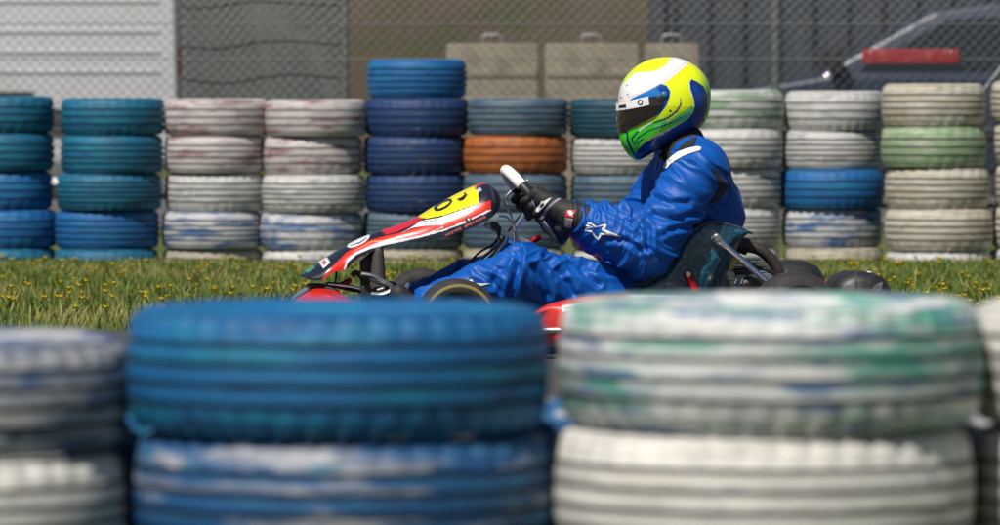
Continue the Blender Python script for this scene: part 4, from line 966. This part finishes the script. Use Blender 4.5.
# ================================================================== BEHIND THE FAR TYRES
# wire fence
YFN = 14.2
M['galv'] = grimy('galvanised_steel', (.30, .31, .31), .5, .8, (.2, .2, .19), .5, 12)
fence = empty('wire_fence', (0, YFN, 0)); tag(fence, 'galvanised chain-link fence behind the far tyre wall', 'fence')
fx0, fx1, fh = PX(-160, YFN), PX(1160, YFN), 2.1
VF = []; stp = .062; half_n = int((fx1 - fx0 + fh) / stp)
for i in range(half_n + 1):
    xa = fx0 - fh + i * stp
    for sgn, yo in ((1, .0018), (-1, -.0018)):
        a = Vector((xa, yo, .03)) if sgn > 0 else Vector((xa + fh, yo, .03)); b = a + Vector((sgn * fh, 0, fh))
        pts = []
        lo_, hi_ = fx0, fx1
        t0, t1 = 0.0, 1.0
        if sgn > 0: t0 = max(0, (lo_ - a.x) / fh); t1 = min(1, (hi_ - a.x) / fh)
        else: t0 = max(0, (a.x - hi_) / fh); t1 = min(1, (a.x - lo_) / fh)
        if t1 - t0 < .02: continue
        VF.append(tubeVF([a.lerp(b, t0), a.lerp(b, t1)], .0016, 4))
V, Fc = merge(*VF); link('wire_mesh', mesh('wire_mesh', V, Fc), M['galv'], fence)
for px_ in (-86, 345, 776, 1140): tube('post', [(PX(px_, YFN), .035, 0), (PX(px_, YFN), .035, 2.2), (PX(px_, YFN), -.06, 2.45)], .024, M['galv'], fence)
for z in (.06, .62, 1.02, 1.22, 1.45, 2.08): tube('tension_wire', [(fx0, -.006, z), (fx1, -.006, z)], .0028, M['galv'], fence, 6)
tube('brace', [(PX(1140, YFN), .08, 2.0), (PX(880, YFN), .08, .05)], .016, M['galv'], fence)
# grey screen tied to the fence
def sheet(x0_, x1_, z0, z1, y, wob):
    V = []; nx_, nz_ = 40, 20
    for j in range(nz_ + 1):
        for i in range(nx_ + 1):
            x = x0_ + (x1_ - x0_) * i / nx_; z = z0 + (z1 - z0) * j / nz_; V.append((x, y + wob * noise.noise((x * 2.2, z * 1.2, 3)) - wob * .4, z))
    return V, [(j * (nx_ + 1) + i, j * (nx_ + 1) + i + 1, (j + 1) * (nx_ + 1) + i + 1, (j + 1) * (nx_ + 1) + i) for j in range(nz_) for i in range(nx_)]
M['screen'] = grimy('grey_screen_cloth', (.125, .135, .132), .85, 0, (.07, .075, .07), .6, 7)
V, Fc = sheet(PX(182, YFN), PX(344, YFN), .5, 2.05, -.05, .03); V = [(x, y + YFN + .12, z) for x, y, z in V]
o = link('windbreak_screen', mesh('windbreak_screen', V, Fc), M['screen']); sd = o.modifiers.new('cloth', 'SOLIDIFY'); sd.thickness = .003
tag(o, 'grey windbreak cloth tied to the wire fence', 'screen')
# red board on the fence
bx_ = (PX(862, YFN) + PX(958, YFN)) / 2; bw = PX(958, YFN) - PX(862, YFN); bz = PW(900, 56, YFN).z
br = empty('red_board', (bx_, YFN - .03, bz)); tag(br, 'narrow red board hung on the wire fence', 'sign')
box('board', (0, 0, 0), (bw, .012, .085), grimy('faded_red_board', (.26, .02, .028), .6, 0, (.36, .2, .2), .4, 16), br, .003)
for sx in (-1, 1): tube('cable_tie', [(sx * bw * .42, .02, .03), (sx * bw * .42, -.012, .03), (sx * bw * .42, -.012, .02)], .003, M['white'], br, 6)
# pale concrete blocks behind the fence
M['conc'] = grimy('pale_concrete', (.25, .215, .165), .85, 0, (.10, .085, .065), .8, 5, b=.5)
Yc_ = 17.5
for i, (a, b) in enumerate(((445, 540), (543, 640), (643, 700))):
    xa, xb = PX(a, Yc_), PX(b, Yc_); ct = (xa + xb) / 2
    r_ = empty('concrete_block', (ct, Yc_, .006)); tag(r_, ['pale concrete barrier block, the one furthest from the dark container', 'pale concrete barrier block between two others', 'short pale concrete barrier block at the end near the dark container'][i], 'barrier', 'concrete blocks behind the fence')
    wd_ = xb - xa - .012
    prism('base', [(-wd_ / 2, 0), (wd_ / 2, 0), (wd_ / 2, .5), (-wd_ / 2, .5)], -.28, .28, M['conc'], r_, .02)
    prism('upper', [(-wd_ / 2 + .004, .502), (wd_ / 2 - .004, .502), (wd_ / 2 - .004, 1.14), (-wd_ / 2 + .004, 1.14)], -.17, .17, M['conc'], r_, .025)
    for zz in (.78, .95): box('groove_strip', (0, -.172, zz), (wd_ - .03, .012, .05), M['conc'], r_, .006)
    tube('lifting_loop', [(-.06, 0, 1.135), (-.05, 0, 1.19), (.05, 0, 1.19), (.06, 0, 1.135)], .008, M['galv'], r_, 8, sm=4)
# vehicles
M['vglass'] = mat('dark_car_glass', (.015, .018, .02), .06, 0, .5)
M['tyre'] = M['rubber']; M['lamp'] = mat('red_tail_lamp', (.4, .01, .01), .2, 0, .8); M['head'] = mat('clear_head_lamp', (.6, .6, .62), .12, .3, .8)
def vehicle(name, label, cat, loc, rz, prof, cabin, wid, paint, wheels, wr_, windows, belt):
    r = empty(name, loc, rz); tag(r, label, cat); hw_ = wid / 2
    bd = prism('body', prof, -hw_, hw_, paint, r, .05, 3)
    if cabin:
        n = len(cabin); V = []
        zmx = max(z for _, z in cabin); zmn = min(z for _, z in cabin)
        for sg in (-1, 1):
            for x, z in cabin: V.append((x, sg * (hw_ - .04 - .16 * (z - zmn) / (zmx - zmn)), z))
        Fc = [tuple(range(n)), tuple(range(2 * n - 1, n - 1, -1))] + [(i, n + i, n + (i + 1) % n, (i + 1) % n) for i in range(n)]
        link('cabin', bevelled('cabin', V, Fc, .04, 3), paint, r)
    for pts in windows:
        for sg in (-1, 1):
            V = []
            for dy in (0, .02):
                for x, z in pts:
                    ins = (.04 + .16 * (z - zmn) / (zmx - zmn)) if cabin else 0
                    V.append((x, sg * (hw_ - ins - .012 + dy), z))
            n = len(pts); Fc = [tuple(range(n)), tuple(range(2 * n - 1, n - 1, -1))] + [(i, n + i, n + (i + 1) % n, (i + 1) % n) for i in range(n)]
            link('side_window', bevelled('side_window', V, Fc, .004, 1), M['vglass'], r)
    x0_, x1_ = min(x for x, _ in prof), max(x for x, _ in prof)
    for wx in wheels:
        for sg in (-1, 1):
            hh = .1; pr = [(wr_ * .62, -hh), (wr_ * .93, -hh), (wr_, -hh * .7), (wr_, hh * .7), (wr_ * .93, hh), (wr_ * .62, hh), (wr_ * .6, 0)]
            V, Fc = latheVF(pr, 36, 'Y'); wl = link('wheel', mesh('wheel', V, Fc, True, 40), M['rubber'], r); wl.location = (wx, sg * (hw_ - .07), wr_)
            V, Fc = latheVF([(0, -.05), (wr_ * .3, -.06), (wr_ * .5, -.04), (wr_ * .63, -.09), (wr_ * .63, .09), (0, .05)], 24, 'Y', False); link('rim', mesh('rim', V, Fc, True, 40), M['alu'], wl)
            V, Fc = latheVF([(wr_ * 1.0, -.01), (wr_ * 1.14, -.01), (wr_ * 1.14, .02), (wr_ * 1.0, .02)], 36, 'Y'); a_ = link('wheel_arch', mesh('wheel_arch', V, Fc, True, 40), M['black'], r); a_.location = (wx, sg * (hw_ + .004), wr_ + .02)
    for sg in (-1, 1):
        box('head_lamp', (x0_ + .02, sg * (hw_ - .22), belt - .22), (.08, .3, .14), M['head'], r, .02); box('tail_lamp', (x1_ - .015, sg * (hw_ - .14), belt - .12), (.06, .14, .24), M['lamp'], r, .02)
        for dx in (-.55, .45): box('door_handle', ((x0_ + x1_) / 2 + dx, sg * (hw_ + .012), belt - .12), (.16, .03, .03), M['black'], r, .006)
        box('side_trim', ((x0_ + x1_) / 2, sg * (hw_ + .004), belt - .4), ((x1_ - x0_) * .55, .02, .08), M['black'], r, .006)
        box('mirror', (x0_ + (x1_ - x0_) * .27, sg * (hw_ + .09), belt + .12), (.1, .18, .2), M['black'], r, .03)
    return r
wv = grimy('white_van_paint', (.56, .555, .565), .35, 0, (.45, .44, .42), .35, 3, .5)
Yv = 27.0
van_prof = [(-2.5, .28), (2.5, .28), (2.55, .5), (2.52, 1.9), (2.42, 2.02), (-.75, 2.02), (-1.05, 1.95), (-1.72, 1.22), (-2.42, 1.08), (-2.56, .9), (-2.58, .45)]
van = vehicle('panel_van', 'white panel van parked behind the wire fence', 'van', (PX(192, Yv) - 2.6, Yv, .006), 0, van_prof, None, 1.9, wv, (-1.6, 1.55), .33,
        [[(-1.5, 1.22), (-.75, 1.22), (-.75, 1.8), (-1.0, 1.8)]], 1.22)
for z in (1.02, 1.18, 1.34, 1.58): box('body_rib', (.95, -.952, z), (2.9, .018, .03), wv, van, .006)
for x in (-.62, .75): box('door_gap', (x, -.951, 1.15), (.012, .008, 1.5), M['ink'], van, .001)
dk = grimy('dark_blue_car_paint', (.015, .022, .045), .3, 0, (.06, .06, .06), .3, 4, .6)
Yd = 23.0
car_prof = [(-2.05, .25), (2.05, .25), (2.1, .5), (2.06, .95), (-.95, .98), (-1.95, .82), (-2.1, .62), (-2.12, .4)]
cab = [(-1.15, .94), (2.0, .94), (1.78, 1.32), (1.45, 1.46), (.2, 1.5), (-.25, 1.44)]
vehicle('parked_car', 'dark blue hatchback parked in front of the grey container', 'car', (PX(690, Yd) + 2.0, Yd, .006), 0, car_prof, cab, 1.74, dk, (-1.3, 1.3), .31,
        [[(-.82, 1.0), (.3, 1.0), (.3, 1.4), (-.16, 1.37)], [(.38, 1.0), (1.5, 1.0), (1.38, 1.36), (.38, 1.4)]], .95)
# dark container
Ycn = 27.5
cont = empty('storage_container', ((PX(655, Ycn) + PX(1120, Ycn)) / 2, Ycn, .006)); tag(cont, 'dark slate grey corrugated storage container behind the parked car', 'container')
cl = PX(1120, Ycn) - PX(655, Ycn); cm = grimy('slate_container_paint', (.036, .043, .055), .55, 0, (.10, .09, .08), .4, 5)
out = []
nn_ = int(cl / .28)
for i in range(nn_):
    x = -cl / 2 + .06 + i * (cl - .12) / nn_; s_ = (cl - .12) / nn_
    out += [(x, 0), (x + s_ * .32, 0), (x + s_ * .5, .04), (x + s_ * .82, .04)]
out.append((cl / 2 - .06, 0)); V = []; Fc = []
for x, y in out: V += [(x, y - .0, .16), (x, y - .0, 2.45)]
Fc = [(2 * i, 2 * i + 2, 2 * i + 3, 2 * i + 1) for i in range(len(out) - 1)]
link('corrugated_wall', mesh('corrugated_wall', V, Fc, False), cm, cont)
box('back_box', (0, 1.25, 1.3), (cl - .02, 2.36, 2.5), cm, cont, .01)
for z in (.08, 2.52): box('rail', (0, .01, z), (cl, .12, .15), cm, cont, .01)
for sx in (-1, 1): box('corner_post', (sx * (cl / 2 - .03), .01, 1.3), (.1, .13, 2.28), cm, cont, .008)
